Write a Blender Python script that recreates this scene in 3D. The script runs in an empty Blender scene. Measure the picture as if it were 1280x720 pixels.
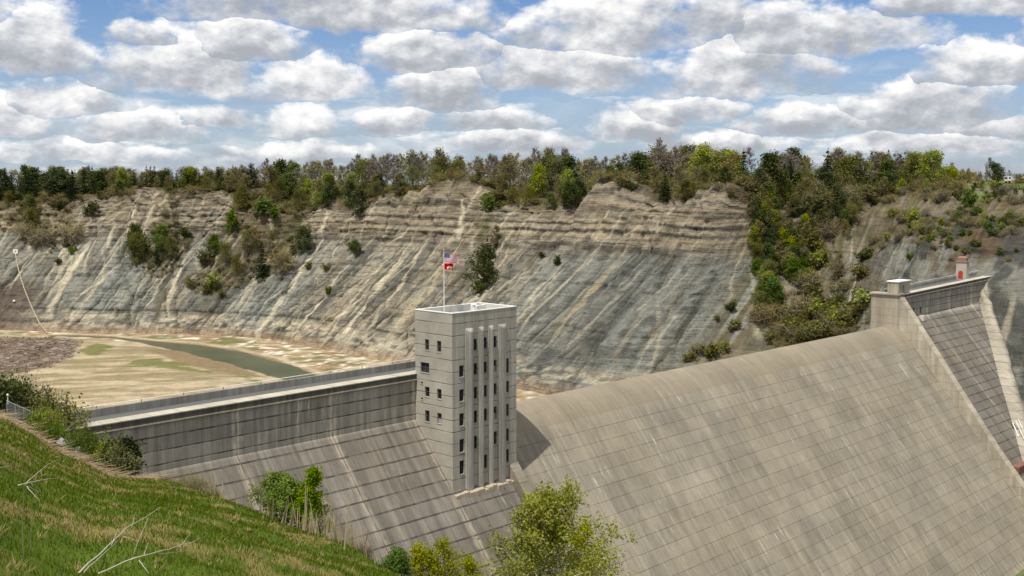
import bpy, math, random
import numpy as np
from mathutils import Vector, Matrix
from mathutils.bvhtree import BVHTree

SC = bpy.context.scene
COL = SC.collection
rng = np.random.default_rng(7)
random.seed(7)

# ------------------------------------------------------------------ camera numbers
F = 1377.7; YH = 235.0; H = 31.0
TH = math.atan((360 - YH) / F)
CT, ST = math.cos(TH), math.sin(TH)
A = math.radians(43.443)
UX = np.array([math.sin(A), math.cos(A), 0]); UY = np.array([-math.cos(A), math.sin(A), 0])
X0, Y0 = 64.43, 137.615
CAM = np.array([0, 0, H])


def ray(x, y):
    a = (x - 640) / F; b = (360 - y) / F
    return np.array([a, CT + b * ST, -ST + b * CT])


def at_z(x, y, z):
    r = ray(x, y); return CAM + r * ((z - H) / r[2])


def at_d(x, y, D):
    r = ray(x, y); return CAM + r * (D / r[1])


def proj(p):
    p = np.asarray(p, float); d = p - CAM
    zc = d[..., 1] * CT - d[..., 2] * ST; yc = d[..., 1] * ST + d[..., 2] * CT
    zc = np.where(zc < 1, 1e9, zc)
    return 640 + F * d[..., 0] / zc, 360 - F * yc / zc


def dam_w(x, y, z):
    p = UX * (x + X0) + UY * (y + Y0); return np.array([p[0], p[1], z])


def dam_l(w):
    return np.array([w[0] * UX[0] + w[1] * UX[1] - X0, w[0] * UY[0] + w[1] * UY[1] - Y0, w[2]])


DAM_O = dam_w(0, 0, 0)
DAM_R = math.pi / 2 - A


# ------------------------------------------------------------------ numpy noise
def _h(ix, iy, iz):
    n = (ix * 374761393 + iy * 668265263 + iz * 2147483647 + 1013904223) & 0xFFFFFFFF
    n = ((n ^ (n >> 13)) * 1274126177) & 0xFFFFFFFF
    n = ((n ^ (n >> 16)) * 2246822519) & 0xFFFFFFFF
    return ((n ^ (n >> 15)) & 0xFFFFFF) / float(0xFFFFFF)


def vnoise(x, y=0.0, z=0.0):
    x, y, z = np.broadcast_arrays(np.asarray(x, float), np.asarray(y, float), np.asarray(z, float))
    ix, iy, iz = np.floor(x).astype(np.int64), np.floor(y).astype(np.int64), np.floor(z).astype(np.int64)
    fx, fy, fz = x - ix, y - iy, z - iz
    fx = fx * fx * fx * (fx * (fx * 6 - 15) + 10); fy = fy * fy * fy * (fy * (fy * 6 - 15) + 10); fz = fz * fz * fz * (fz * (fz * 6 - 15) + 10)
    r = 0
    for a in (0, 1):
        for b in (0, 1):
            for c in (0, 1):
                w = (fx if a else 1 - fx) * (fy if b else 1 - fy) * (fz if c else 1 - fz)
                r = r + w * _h(ix + a, iy + b, iz + c)
    return r


def fbm(x, y=0.0, z=0.0, o=4, g=0.5):
    s, a, t = 0, 1.0, 0
    for i in range(o):
        k = 2.03 ** i
        s = s + a * vnoise(np.asarray(x) * k + 17.3 * i, np.asarray(y) * k + 5.1 * i, np.asarray(z) * k + 9.7 * i); t += a; a *= g
    return s / t


def ridged(x, y=0.0, z=0.0, o=4):
    s, a, t = 0, 1.0, 0
    for i in range(o):
        k = 2.03 ** i
        s = s + a * (1 - np.abs(2 * vnoise(np.asarray(x) * k + 31.7 * i, np.asarray(y) * k + 3.3 * i, np.asarray(z) * k) - 1)); t += a; a *= 0.5
    return s / t


def sstep(a, b, x):
    t = np.clip((np.asarray(x, float) - a) / (b - a), 0, 1); return t * t * (3 - 2 * t)


def in_poly(px, py, poly):
    c = np.zeros(np.shape(px), bool); n = len(poly)
    for i in range(n):
        x0, y0 = poly[i]; x1, y1 = poly[i - 1]
        if y0 == y1: continue
        k = ((y0 > py) != (y1 > py)) & (px < (x1 - x0) * (py - y0) / (y1 - y0) + x0)
        c ^= k
    return c


def poly_dist(px, py, poly, closed=True):
    d = np.full(np.shape(px), 1e9)
    n = len(poly)
    for i in range(n if closed else n - 1):
        x0, y0 = poly[i]; x1, y1 = poly[(i + 1) % n]
        dx, dy = x1 - x0, y1 - y0; L = dx * dx + dy * dy + 1e-9
        t = np.clip(((px - x0) * dx + (py - y0) * dy) / L, 0, 1)
        d = np.minimum(d, np.hypot(px - x0 - t * dx, py - y0 - t * dy))
    return d


# ------------------------------------------------------------------ object helpers
def mesh_np(name, verts, faces, cols=None, uvs=None, smooth=False):
    """verts (n,3); faces (m,k) array of quads or triangles"""
    me = bpy.data.meshes.new(name)
    verts = np.asarray(verts, np.float32); faces = np.asarray(faces, np.int32)
    m, k = faces.shape
    me.vertices.add(len(verts)); me.vertices.foreach_set('co', verts.ravel())
    me.loops.add(m * k); me.loops.foreach_set('vertex_index', faces.ravel())
    me.polygons.add(m)
    me.polygons.foreach_set('loop_start', np.arange(0, m * k, k, dtype=np.int32))
    me.polygons.foreach_set('loop_total', np.full(m, k, np.int32))
    if smooth: me.polygons.foreach_set('use_smooth', np.ones(m, bool))
    me.update(calc_edges=True)
    if cols is not None:
        at = me.color_attributes.new('Col', 'FLOAT_COLOR', 'POINT')
        c = np.ones((len(verts), 4), np.float32); c[:, :3] = cols
        at.data.foreach_set('color', c.ravel())
    if uvs is not None:
        uv = me.uv_layers.new(name='UVMap')
        uv.data.foreach_set('uv', np.asarray(uvs, np.float32)[faces.ravel()].ravel())
    return me


class MB:
    """collects simple shapes for one mesh"""
    def __init__(s): s.v = []; s.f = []; s.mi = []; s.cur = 0

    def add(s, vs, fs):
        b = len(s.v); s.v += [tuple(map(float, v)) for v in vs]
        for f in fs: s.f.append([i + b for i in f]); s.mi.append(s.cur)
        return s

    def box(s, x0, x1, y0, y1, z0, z1):
        return s.add([(x0, y0, z0), (x1, y0, z0), (x1, y1, z0), (x0, y1, z0), (x0, y0, z1), (x1, y0, z1), (x1, y1, z1), (x0, y1, z1)],
                     [(3, 2, 1, 0), (4, 5, 6, 7), (0, 1, 5, 4), (1, 2, 6, 5), (2, 3, 7, 6), (3, 0, 4, 7)])

    def bbox(s, x0, x1, y0, y1, z0, z1, b=0.02):
        """box with chamfered top edges"""
        v = [(x0, y0, z0), (x1, y0, z0), (x1, y1, z0), (x0, y1, z0), (x0, y0, z1 - b), (x1, y0, z1 - b), (x1, y1, z1 - b), (x0, y1, z1 - b),
             (x0 + b, y0 + b, z1), (x1 - b, y0 + b, z1), (x1 - b, y1 - b, z1), (x0 + b, y1 - b, z1)]
        f = [(3, 2, 1, 0), (8, 9, 10, 11)]
        for i in range(4):
            j = (i + 1) % 4; f += [(i, j, 4 + j, 4 + i), (4 + i, 4 + j, 8 + j, 8 + i)]
        return s.add(v, f)

    def prism(s, prof, x0, x1, axis=0):
        """profile of (y,z) points, counter-clockwise seen from +x, extruded along x"""
        n = len(prof)
        vs = [(x0, p[0], p[1]) for p in prof] + [(x1, p[0], p[1]) for p in prof]
        fs = [(i, n + i, n + (i + 1) % n, (i + 1) % n) for i in range(n)]
        fs += [tuple(range(n)), tuple(range(2 * n - 1, n - 1, -1))]
        return s.add(vs, fs)

    def tube(s, pts, rad, n=6, cap=True):
        pts = [np.asarray(p, float) for p in pts]
        rad = rad if hasattr(rad, '__len__') else [rad] * len(pts)
        b = len(s.v); up = None
        for i, p in enumerate(pts):
            t = pts[min(i + 1, len(pts) - 1)] - pts[max(i - 1, 0)]; t = t / (np.linalg.norm(t) + 1e-9)
            if up is None:
                up = np.cross(t, [0, 0, 1] if abs(t[2]) < 0.9 else [1, 0, 0])
            up = up - t * (up @ t); up /= np.linalg.norm(up) + 1e-9
            w = np.cross(t, up)
            for k in range(n):
                a = 2 * math.pi * k / n
                s.v.append(tuple(p + (up * math.cos(a) + w * math.sin(a)) * rad[i]))
        for i in range(len(pts) - 1):
            for k in range(n):
                s.f.append([b + i * n + k, b + i * n + (k + 1) % n, b + (i + 1) * n + (k + 1) % n, b + (i + 1) * n + k]); s.mi.append(s.cur)
        if cap:
            s.f.append([b + k for k in range(n)][::-1]); s.mi.append(s.cur)
            s.f.append([b + (len(pts) - 1) * n + k for k in range(n)]); s.mi.append(s.cur)
        return s

    def mesh(s, name, smooth=False):
        me = bpy.data.meshes.new(name); me.from_pydata(s.v, [], s.f)
        me.polygons.foreach_set('material_index', s.mi)
        if smooth: me.polygons.foreach_set('use_smooth', [True] * len(s.f))
        me.update(); return me

    def build(s, name, mats, parent=None, smooth=False, label=None):
        return obj(name, s.mesh(name, smooth), mats, parent, label)


def obj(name, me, mats, parent=None, label=None):
    o = bpy.data.objects.new(name, me); COL.objects.link(o)
    if me is not None and not len(me.materials):
        for m in (mats if isinstance(mats, (list, tuple)) else [mats]): me.materials.append(m)
    if parent: o.parent = parent
    if label: o['label'] = label
    return o


def tag(o, label=None, cat=None, group=None, kind=None):
    if label: o['label'] = label
    if cat: o['category'] = cat
    if group: o['group'] = group
    if kind: o['kind'] = kind
    return o


def thing(name, label, cat, loc=(0, 0, 0), rz=0.0, group=None):
    o = bpy.data.objects.new(name, None); COL.objects.link(o)
    o.empty_display_size = 0.5
    o.location = [float(v) for v in loc]; o.rotation_euler = (0, 0, rz)
    return tag(o, label, cat, group)


def copy_thing(src, loc, rz=0.0, scale=(1, 1, 1), label=None, group=None):
    c = src.copy(); COL.objects.link(c)
    c.location = [float(v) for v in loc]; c.rotation_euler = (0, 0, rz); c.scale = scale
    for ch in src.children:
        d = ch.copy(); COL.objects.link(d); d.parent = c
    if label: c['label'] = label
    if group: c['group'] = group
    elif 'group' in c.keys(): del c['group']
    return c


# ------------------------------------------------------------------ materials
class NT:
    def __init__(s, name, world=False):
        if world:
            s.nt = world.node_tree
        else:
            s.m = bpy.data.materials.new(name); s.m.use_nodes = True; s.nt = s.m.node_tree
        s.nt.nodes.clear()

    def n(s, typ, **kw):
        nd = s.nt.nodes.new(typ)
        for k, v in kw.items():
            if k == 'inp':
                for a, b in v.items(): s.set(nd, a, b)
            else: setattr(nd, k, v)
        return nd

    def set(s, nd, a, b):
        sock = nd.inputs[a]
        if isinstance(b, bpy.types.NodeSocket): s.nt.links.new(b, sock)
        elif isinstance(b, bpy.types.Node): s.nt.links.new(b.outputs[0], sock)
        else: sock.default_value = b

    def math(s, op, a, b=0.0, c=None, clamp=False):
        nd = s.n('ShaderNodeMath', operation=op, use_clamp=clamp); s.set(nd, 0, a); s.set(nd, 1, b)
        if c is not None: s.set(nd, 2, c)
        return nd.outputs[0]

    def vmath(s, op, a, b=None):
        nd = s.n('ShaderNodeVectorMath', operation=op); s.set(nd, 0, a)
        if b is not None: s.set(nd, 1, b)
        return nd.outputs['Value'] if op in ('LENGTH', 'DOT_PRODUCT', 'DISTANCE') else nd.outputs[0]

    def noise(s, vec, scale, detail=4, rough=0.55, dist=0.0):
        nd = s.n('ShaderNodeTexNoise'); s.set(nd, 'Vector', vec); s.set(nd, 'Scale', scale); s.set(nd, 'Detail', detail)
        s.set(nd, 'Roughness', rough); s.set(nd, 'Distortion', dist)
        return nd.outputs[0]

    def mapr(s, v, a, b, c=0.0, d=1.0, smooth=False):
        nd = s.n('ShaderNodeMapRange'); s.set(nd, 'Value', v)
        if smooth: nd.interpolation_type = 'SMOOTHSTEP'
        s.set(nd, 1, a); s.set(nd, 2, b); s.set(nd, 3, c); s.set(nd, 4, d); return nd.outputs[0]

    def mix(s, f, a, b, mode='MIX'):
        nd = s.n('ShaderNodeMix', data_type='RGBA', blend_type=mode)
        s.set(nd, 0, f)
        s.set(nd, 6, a if not isinstance(a, tuple) else (*a[:3], 1)); s.set(nd, 7, b if not isinstance(b, tuple) else (*b[:3], 1))
        return nd.outputs[2]

    def ramp(s, f, stops):
        nd = s.n('ShaderNodeValToRGB'); s.set(nd, 0, f); e = nd.color_ramp.elements
        while len(e) < len(stops): e.new(0.5)
        for i, (p, c) in enumerate(stops): e[i].position = p; e[i].color = (*c[:3], 1)
        return nd.outputs[0]

    def bump(s, h, strength, dist=0.1):
        nd = s.n('ShaderNodeBump'); s.set(nd, 'Height', h); s.set(nd, 'Strength', strength); s.set(nd, 'Distance', dist); return nd.outputs[0]

    def out(s, col, rough=0.9, normal=None, spec=0.2, **kw):
        p = s.n('ShaderNodeBsdfPrincipled')
        s.set(p, 'Base Color', col if not isinstance(col, tuple) else (*col[:3], 1)); s.set(p, 'Roughness', rough); s.set(p, 'Specular IOR Level', spec)
        if normal is not None: s.set(p, 'Normal', normal)
        for k, v in kw.items(): s.set(p, k, v)
        o = s.n('ShaderNodeOutputMaterial'); s.nt.links.new(p.outputs[0], o.inputs[0]); return s.m


def simple(name, col, rough=0.8, var=0.25, scale=3.0, metal=0.0, spec=0.3):
    t = NT(name); tc = t.n('ShaderNodeTexCoord').outputs['Object']
    f = t.noise(tc, scale, 5, 0.6)
    c = t.mix(f, tuple(v * (1 - var) for v in col), tuple(min(1, v * (1 + var)) for v in col))
    return t.out(c, rough, None, spec, Metallic=metal)


def concrete(name, base, lift=1.98, zph=1.07, bay=15.0, xph=0.0, joint=0.05, dark=0.35, stain=0.5, tint=0.12, minor=None, warm=(1, 1, 1), white=0.0, xaxis=0, streak_dark=0.5, band=0.0, crest=None, clus=0.0, pale_above=None, vj=0.7):
    """board-formed mass concrete: lifts along z, monolith joints along x (object coordinates)"""
    t = NT(name); tc = t.n('ShaderNodeTexCoord').outputs['Object']
    sx = t.n('ShaderNodeSeparateXYZ'); t.set(sx, 0, tc)
    X, Y, Z = sx.outputs[xaxis], sx.outputs[1 - xaxis], sx.outputs[2]
    wob = t.math('MULTIPLY', t.math('SUBTRACT', t.noise(tc, 0.35, 3), 0.5), 0.10)
    zr = t.math('DIVIDE', t.math('ADD', t.math('SUBTRACT', Z, zph), wob), lift)
    xr = t.math('DIVIDE', t.math('ADD', t.math('SUBTRACT', X, xph), wob), bay)
    fz = t.math('FRACT', zr); fx = t.math('FRACT', xr)
    dz = t.math('MULTIPLY', t.math('MINIMUM', fz, t.math('SUBTRACT', 1.0, fz)), lift)
    dx = t.math('MULTIPLY', t.math('MINIMUM', fx, t.math('SUBTRACT', 1.0, fx)), bay)
    iz = t.math('FLOOR', zr); ix = t.math('FLOOR', xr)
    brk = t.mapr(t.noise(tc, 0.5, 4, 0.65), 0.34, 0.58)                       # joints fade in and out
    jz = t.math('MULTIPLY', t.mapr(dz, joint * 0.4, joint, 1, 0), t.math('ADD', t.math('MULTIPLY', brk, 0.75), 0.25))
    jx = t.math('MULTIPLY', t.mapr(dx, joint * 0.4, joint, 1, 0), t.math('MULTIPLY', brk, vj))
    j = t.math('MAXIMUM', jz, jx)
    cell = t.n('ShaderNodeCombineXYZ'); t.set(cell, 0, ix); t.set(cell, 1, iz)
    wn = t.n('ShaderNodeTexWhiteNoise', noise_dimensions='3D'); t.set(wn, 0, cell)
    blk = wn.outputs[0]
    # minor panels inside the bays (form boards)
    if minor:
        m2 = t.n('ShaderNodeCombineXYZ'); t.set(m2, 0, t.math('FLOOR', t.math('DIVIDE', X, minor))); t.set(m2, 1, iz)
        w2 = t.n('ShaderNodeTexWhiteNoise', noise_dimensions='3D'); t.set(w2, 0, m2)
        blk = t.math('ADD', t.math('MULTIPLY', blk, 0.55), t.math('MULTIPLY', w2.outputs[0], 0.45))
    if clus:
        # neighbouring blocks weathered alike, in uneven groups
        cn = t.noise(t.vmath('MULTIPLY', m2.outputs[0] if minor else cell.outputs[0], (0.33, 0.21, 1)), 1.0, 4, 0.6)
        blk = t.math('ADD', t.math('MULTIPLY', blk, 0.4), t.mapr(cn, 0.36, 0.64, -0.5 * clus, 0.6 * clus + 0.3))
    # run-off streaks: noise stretched down the face
    st = t.n('ShaderNodeMapping'); t.set(st, 0, tc); st.inputs['Scale'].default_value = (0.9, 0.05, 0.05) if xaxis == 0 else (0.05, 0.9, 0.05)
    s1 = t.noise(st, 1.0, 6, 0.62)
    st2 = t.n('ShaderNodeMapping'); t.set(st2, 0, tc); st2.inputs['Scale'].default_value = (2.6, 0.22, 0.22) if xaxis == 0 else (0.22, 2.6, 0.22)
    s2 = t.noise(st2, 1.0, 4, 0.6)
    blot = t.noise(tc, 0.12, 6, 0.62)
    grain = t.noise(tc, 3.0, 5, 0.7)
    v = t.math('ADD', 1.0 - tint * 0.5, t.math('MULTIPLY', blk, tint))
    v = t.math('MULTIPLY', v, t.mapr(s1, 0.35, 0.68, 1 - stain * streak_dark, 1 + stain * 0.25))
    v = t.math('MULTIPLY', v, t.mapr(s2, 0.3, 0.7, 1 - stain * 0.22, 1 + stain * 0.2))
    v = t.math('MULTIPLY', v, t.mapr(blot, 0.3, 0.7, 0.82, 1.16))
    v = t.math('MULTIPLY', v, t.mapr(grain, 0.2, 0.8, 0.90, 1.10))
    c = t.n('ShaderNodeMix', data_type='RGBA', blend_type='MULTIPLY'); t.set(c, 0, 1.0)
    bc = t.mix(t.mapr(t.noise(tc, 0.06, 4, 0.6), 0.35, 0.65), tuple(a * b for a, b in zip(base, warm)), base)
    vv = t.n('ShaderNodeCombineXYZ')
    for i in range(3): t.set(vv, i, v)
    t.set(c, 6, bc); t.set(c, 7, vv.outputs[0]); col = c.outputs[2]
    if white:
        # pale lime leaching below some joints
        k = t.math('MULTIPLY', t.mapr(t.noise(st2, 0.6, 5, 0.7), 0.56, 0.70), t.mapr(t.noise(tc, 0.16, 3), 0.52, 0.66))
        k = t.math('MULTIPLY', k, white)
        col = t.mix(k, col, (0.56, 0.53, 0.46))
    if band:
        # pale worn strip beside each monolith joint
        kb = t.math('MULTIPLY', t.mapr(t.math('ADD', dx, t.math('MULTIPLY', t.noise(tc, 0.8, 3), 1.5)), 0.9, 1.8, 1, 0), t.mapr(t.noise(st2, 0.8, 4, .6), 0.36, 0.56))
        col = t.mix(t.math('MULTIPLY', kb, band), col, tuple(v * k_ for v, k_ in zip(base, (1.75, 1.66, 1.52))))
    if pale_above is not None:
        # upright face: colour lifted to offset its shade, along with paler weathering
        kp = t.math('MULTIPLY', t.mapr(Z, pale_above - 0.4, pale_above + 0.3), t.mapr(t.noise(st, 0.7, 5, 0.6), 0.3, 0.6, 0.6, 1.0))
        col = t.mix(kp, col, t.mix(1.0, col, (1.75, 1.80, 1.85), 'MULTIPLY'))
    if crest is not None:
        # the rounded crest is smooth and browner than the panelled slope
        kc = t.mapr(Z, crest, crest + 0.25)
        col = t.mix(t.math('MULTIPLY', kc, 0.45), col, tuple(a * b for a, b in zip(base, (.84, .80, .74))))
        j = t.math('MULTIPLY', j, t.math('SUBTRACT', 1.0, t.math('MULTIPLY', kc, 0.8)))
    col = t.mix(t.math('MULTIPLY', j, 1 - dark), col, (0.045, 0.042, 0.038))
    hgt = t.math('SUBTRACT', t.math('ADD', t.math('MULTIPLY', grain, 0.12), t.math('MULTIPLY', blk, 0.25)), t.math('MULTIPLY', j, 0.9))
    return t.out(col, 0.92, t.bump(hgt, 0.55, 0.12), 0.15)


def leaf_mat(name, cols, trans=0.3, hue=0.03, val=0.35):
    t = NT(name)
    oi = t.n('ShaderNodeObjectInfo'); tc = t.n('ShaderNodeTexCoord').outputs['Object']
    geo = t.n('ShaderNodeNewGeometry')
    off = t.n('ShaderNodeVectorMath', operation='ADD'); t.set(off, 0, tc)
    cx = t.n('ShaderNodeCombineXYZ'); t.set(cx, 0, t.math('MULTIPLY', oi.outputs['Random'], 91.0)); t.set(off, 1, cx)
    f = t.noise(off, 0.55, 4, 0.65)
    f = t.math('ADD', t.math('MULTIPLY', f, 0.75), t.math('MULTIPLY', geo.outputs['Random Per Island'], 0.25))
    c = t.ramp(t.mapr(f, 0.28, 0.72), [(i / (len(cols) - 1), c) for i, c in enumerate(cols)])
    hs = t.n('ShaderNodeHueSaturation'); t.set(hs, 'Color', c)
    t.set(hs, 'Hue', t.math('ADD', 0.5 - hue / 2, t.math('MULTIPLY', oi.outputs['Random'], hue)))
    r2 = t.math('FRACT', t.math('MULTIPLY', oi.outputs['Random'], 7.31))
    t.set(hs, 'Value', t.math('ADD', 1 - val / 2, t.math('MULTIPLY', r2, val)))
    t.set(hs, 'Saturation', t.math('ADD', 0.85, t.math('MULTIPLY', t.math('FRACT', t.math('MULTIPLY', oi.outputs['Random'], 3.77)), 0.3)))
    d = t.n('ShaderNodeBsdfDiffuse'); t.set(d, 0, hs.outputs[0])
    tr = t.n('ShaderNodeBsdfTranslucent'); t.set(tr, 0, hs.outputs[0])
    mx = t.n('ShaderNodeMixShader'); t.set(mx, 0, trans); t.nt.links.new(d.outputs[0], mx.inputs[1]); t.nt.links.new(tr.outputs[0], mx.inputs[2])
    o = t.n('ShaderNodeOutputMaterial'); t.nt.links.new(mx.outputs[0], o.inputs[0])
    return t.m


def col_mat(name, fine=6.0, amp=0.35, bump=0.6, bdist=0.4, stretch=None, rough=0.95, beds=0.0):
    """surface colour from the mesh's own colour attribute plus fine procedural variation"""
    t = NT(name); at = t.n('ShaderNodeAttribute', attribute_name='Col').outputs[0]
    tc = t.n('ShaderNodeTexCoord').outputs['Object']
    if stretch:
        mp = t.n('ShaderNodeMapping'); t.set(mp, 0, t.n('ShaderNodeTexCoord').outputs['UV']); mp.inputs['Scale'].default_value = stretch; v = mp.outputs[0]
    else: v = tc
    f = t.noise(tc, fine, 6, 0.7); g = t.noise(v, 1.0, 5, 0.65)
    k = t.math('ADD', t.math('MULTIPLY', t.math('SUBTRACT', f, 0.5), amp * 2.2), t.math('MULTIPLY', t.math('SUBTRACT', g, 0.5), amp * 1.6))
    hb = None
    if beds:
        mb = t.n('ShaderNodeMapping'); t.set(mb, 0, tc); mb.inputs['Scale'].default_value = (0.05, 0.05, 1.15)
        hb = t.noise(mb, 1.0, 6, 0.68)
        k = t.math('ADD', k, t.math('MULTIPLY', t.mapr(hb, 0.34, 0.52, -1.0, 0.3), beds))
        ck = t.noise(tc, 0.33, 7, 0.72)
        k = t.math('ADD', k, t.math('MULTIPLY', t.mapr(ck, 0.36, 0.60, -1.0, 0.5), beds * 0.9))
    k = t.math('MAXIMUM', t.math('ADD', k, 1.0), 0.15)
    vv = t.n('ShaderNodeCombineXYZ')
    for i in range(3): t.set(vv, i, k)
    c = t.n('ShaderNodeMix', data_type='RGBA', blend_type='MULTIPLY'); t.set(c, 0, 1.0); t.set(c, 6, at); t.set(c, 7, vv.outputs[0])
    h = t.math('ADD', f, t.math('MULTIPLY', g, 0.6))
    if beds: h = t.math('ADD', h, t.math('ADD', t.math('MULTIPLY', hb, 1.2), t.math('MULTIPLY', ck, 1.5)))
    return t.out(c.outputs[2], rough, t.bump(h, bump, bdist), 0.1)
# ================================================================== camera, sun, sky
cam = bpy.data.cameras.new('camera'); cam_o = bpy.data.objects.new('camera', cam); COL.objects.link(cam_o)
cam.sensor_width = 36; cam.lens = F / 1280 * 36; cam.clip_start = 0.3; cam.clip_end = 20000
cam_o.location = (0, 0, H); cam_o.rotation_euler = (math.pi / 2 - TH, 0, 0)
SC.camera = cam_o

SUN_V = UX * 12.2 + UY * 2.6 + np.array([0, 0, -26.9]); SUN_V /= np.linalg.norm(SUN_V)
sd = bpy.data.lights.new('sun', 'SUN'); sd.energy = 4.6; sd.angle = math.radians(0.53); sd.color = (1.0, 0.955, 0.88)
so = bpy.data.objects.new('sun', sd); COL.objects.link(so)
so.rotation_euler = Vector(SUN_V).to_track_quat('-Z', 'Y').to_euler(); so.location = (-60, -60, 150)
SUN_EL = math.asin(-SUN_V[2]); SUN_AZ = math.atan2(-SUN_V[0], -SUN_V[1])

W = bpy.data.worlds.new('World'); SC.world = W; W.use_nodes = True
t = NT('', W)
tcg = t.n('ShaderNodeTexCoord').outputs['Generated']
dirn = t.vmath('NORMALIZE', tcg)
sp = t.n('ShaderNodeSeparateXYZ'); t.set(sp, 0, dirn); dx_, dy_, dz_ = sp.outputs
sky = t.n('ShaderNodeTexSky', sky_type='NISHITA', sun_disc=False); sky.sun_elevation = SUN_EL; sky.sun_rotation = SUN_AZ
sky.altitude = 300; sky.air_density = 1.0; sky.dust_density = 1.2; sky.ozone_density = 2.0
az = t.math('ARCTAN2', dx_, dy_)
hor = t.math('SQRT', t.math('ADD', t.math('MULTIPLY', dx_, dx_), t.math('MULTIPLY', dy_, dy_)))
el = t.math('DIVIDE', dz_, t.math('MAXIMUM', hor, 0.02))
pc = t.n('ShaderNodeCombineXYZ'); t.set(pc, 0, az); t.set(pc, 1, el)
P = pc.outputs[0]
# squash the vertical so that puffs far off are flattened as perspective flattens them
ps = t.vmath('MULTIPLY', P, (1.0, 1.55, 1.0))
n_big = t.n('ShaderNodeTexNoise'); t.set(n_big, 'Vector', ps); t.set(n_big, 'Scale', 14.0); t.set(n_big, 'Detail', 3); t.set(n_big, 'Roughness', 0.55)
n_mid = t.n('ShaderNodeTexNoise'); t.set(n_mid, 'Vector', ps); t.set(n_mid, 'Scale', 42.0); t.set(n_mid, 'Detail', 4); t.set(n_mid, 'Roughness', 0.6)
w1 = t.vmath('MULTIPLY', t.vmath('SUBTRACT', n_big.outputs[1], (0.5, 0.5, 0.5)), (0.040, 0.022, 0))
w2 = t.vmath('MULTIPLY', t.vmath('SUBTRACT', n_mid.outputs[1], (0.5, 0.5, 0.5)), (0.016, 0.010, 0))
PW = t.vmath('ADD', t.vmath('ADD', P, w1), w2)
# (centre, base, half width, height) of each cloud, in hundredths of the picture's width
CL = [(45, 95, 72, 74), (95, 143, 78, 36), (225, 112, 105, 78), (310, 72, 85, 46), (385, 122, 85, 55), (190, 62, 55, 26),
      (378, 168, 52, 38), (175, 175, 75, 32), (285, 157, 62, 24), (430, 30, 225, 60), (545, 84, 118, 46), (553, 132, 82, 58),
      (500, 163, 52, 28), (615, 160, 88, 30), (690, 104, 135, 62), (770, 58, 165, 66), (870, 46, 72, 46), (640, 186, 120, 24),
      (785, 172, 72, 38), (850, 152, 80, 34), (915, 112, 112, 80), (975, 70, 92, 62), (1085, 66, 88, 46), (1010, 168, 100, 36),
      (1092, 150, 60, 30), (1155, 162, 108, 58), (1235, 106, 88, 52), (1235, 36, 72, 44), (1150, 34, 78, 36), (1250, 172, 72, 28),
      (400, 196, 118, 20), (110, 200, 118, 24), (1150, 190, 130, 22), (900, 188, 110, 22), (-40, 170, 90, 50), (-60, 60, 90, 60), (1340, 80, 80, 60), (1350, 170, 90, 40)]
best = None
for cx, by, hw, hh in CL:
    ca = (cx - 640) / F; ce = (YH - by) / F
    q = t.vmath('MULTIPLY', t.vmath('SUBTRACT', PW, (math.atan(ca), ce, 0)), (F / hw, F / hh, 0))
    s_ = t.n('ShaderNodeSeparateXYZ'); t.set(s_, 0, q)
    yy = t.math('MAXIMUM', s_.outputs[1], t.math('MULTIPLY', s_.outputs[1], -4.5))
    d2 = t.math('ADD', t.math('MULTIPLY', s_.outputs[0], s_.outputs[0]), t.math('MULTIPLY', yy, yy))
    d = t.math('SUBTRACT', 1.0, d2)
    hgt = t.math('ADD', t.math('MULTIPLY', s_.outputs[1], 1.0), 0.0)
    if best is None: best, bh = d, hgt
    else:
        sel = t.math('GREATER_THAN', d, best)
        bh = t.math('ADD', t.math('MULTIPLY', bh, t.math('SUBTRACT', 1.0, sel)), t.math('MULTIPLY', hgt, sel))
        best = t.math('MAXIMUM', best, d)
# detail: billows, and the same billows looked up a little higher to tell lit from shaded sides
def billow(vec):
    a = t.noise(vec, 17.0, 6, 0.57); return a
b0 = billow(ps); b1 = billow(t.vmath('ADD', ps, (-0.006, 0.016, 0)))
fine = t.noise(ps, 110.0, 3, 0.6)
# generic broken cloud cover for the rest of the sky: a flat layer seen in perspective
pz = t.math('ADD', t.math('MAXIMUM', dz_, 0.0), 0.06)
pl = t.n('ShaderNodeCombineXYZ'); t.set(pl, 0, t.math('DIVIDE', dx_, pz)); t.set(pl, 1, t.math('DIVIDE', dy_, pz))
gen = t.noise(pl, 0.9, 5, 0.55)
elsewhere = t.mapr(t.math('MAXIMUM', t.math('DIVIDE', t.math('ABSOLUTE', az), 0.62), t.math('DIVIDE', el, 0.26)), 0.9, 1.1)
gen_d = t.math('MULTIPLY', t.mapr(gen, 0.40, 0.54), elsewhere)
crisp = t.noise(ps, 48.0, 5, 0.6)
dens = t.math('ADD', t.math('ADD', best, t.math('MULTIPLY', t.math('SUBTRACT', b0, 0.5), 3.2)), t.math('MULTIPLY', t.math('SUBTRACT', crisp, 0.5), 1.3))
alpha = t.mapr(dens, -0.30, t.mapr(bh, 0.0, 0.5, 0.95, 0.50), smooth=True)
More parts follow.
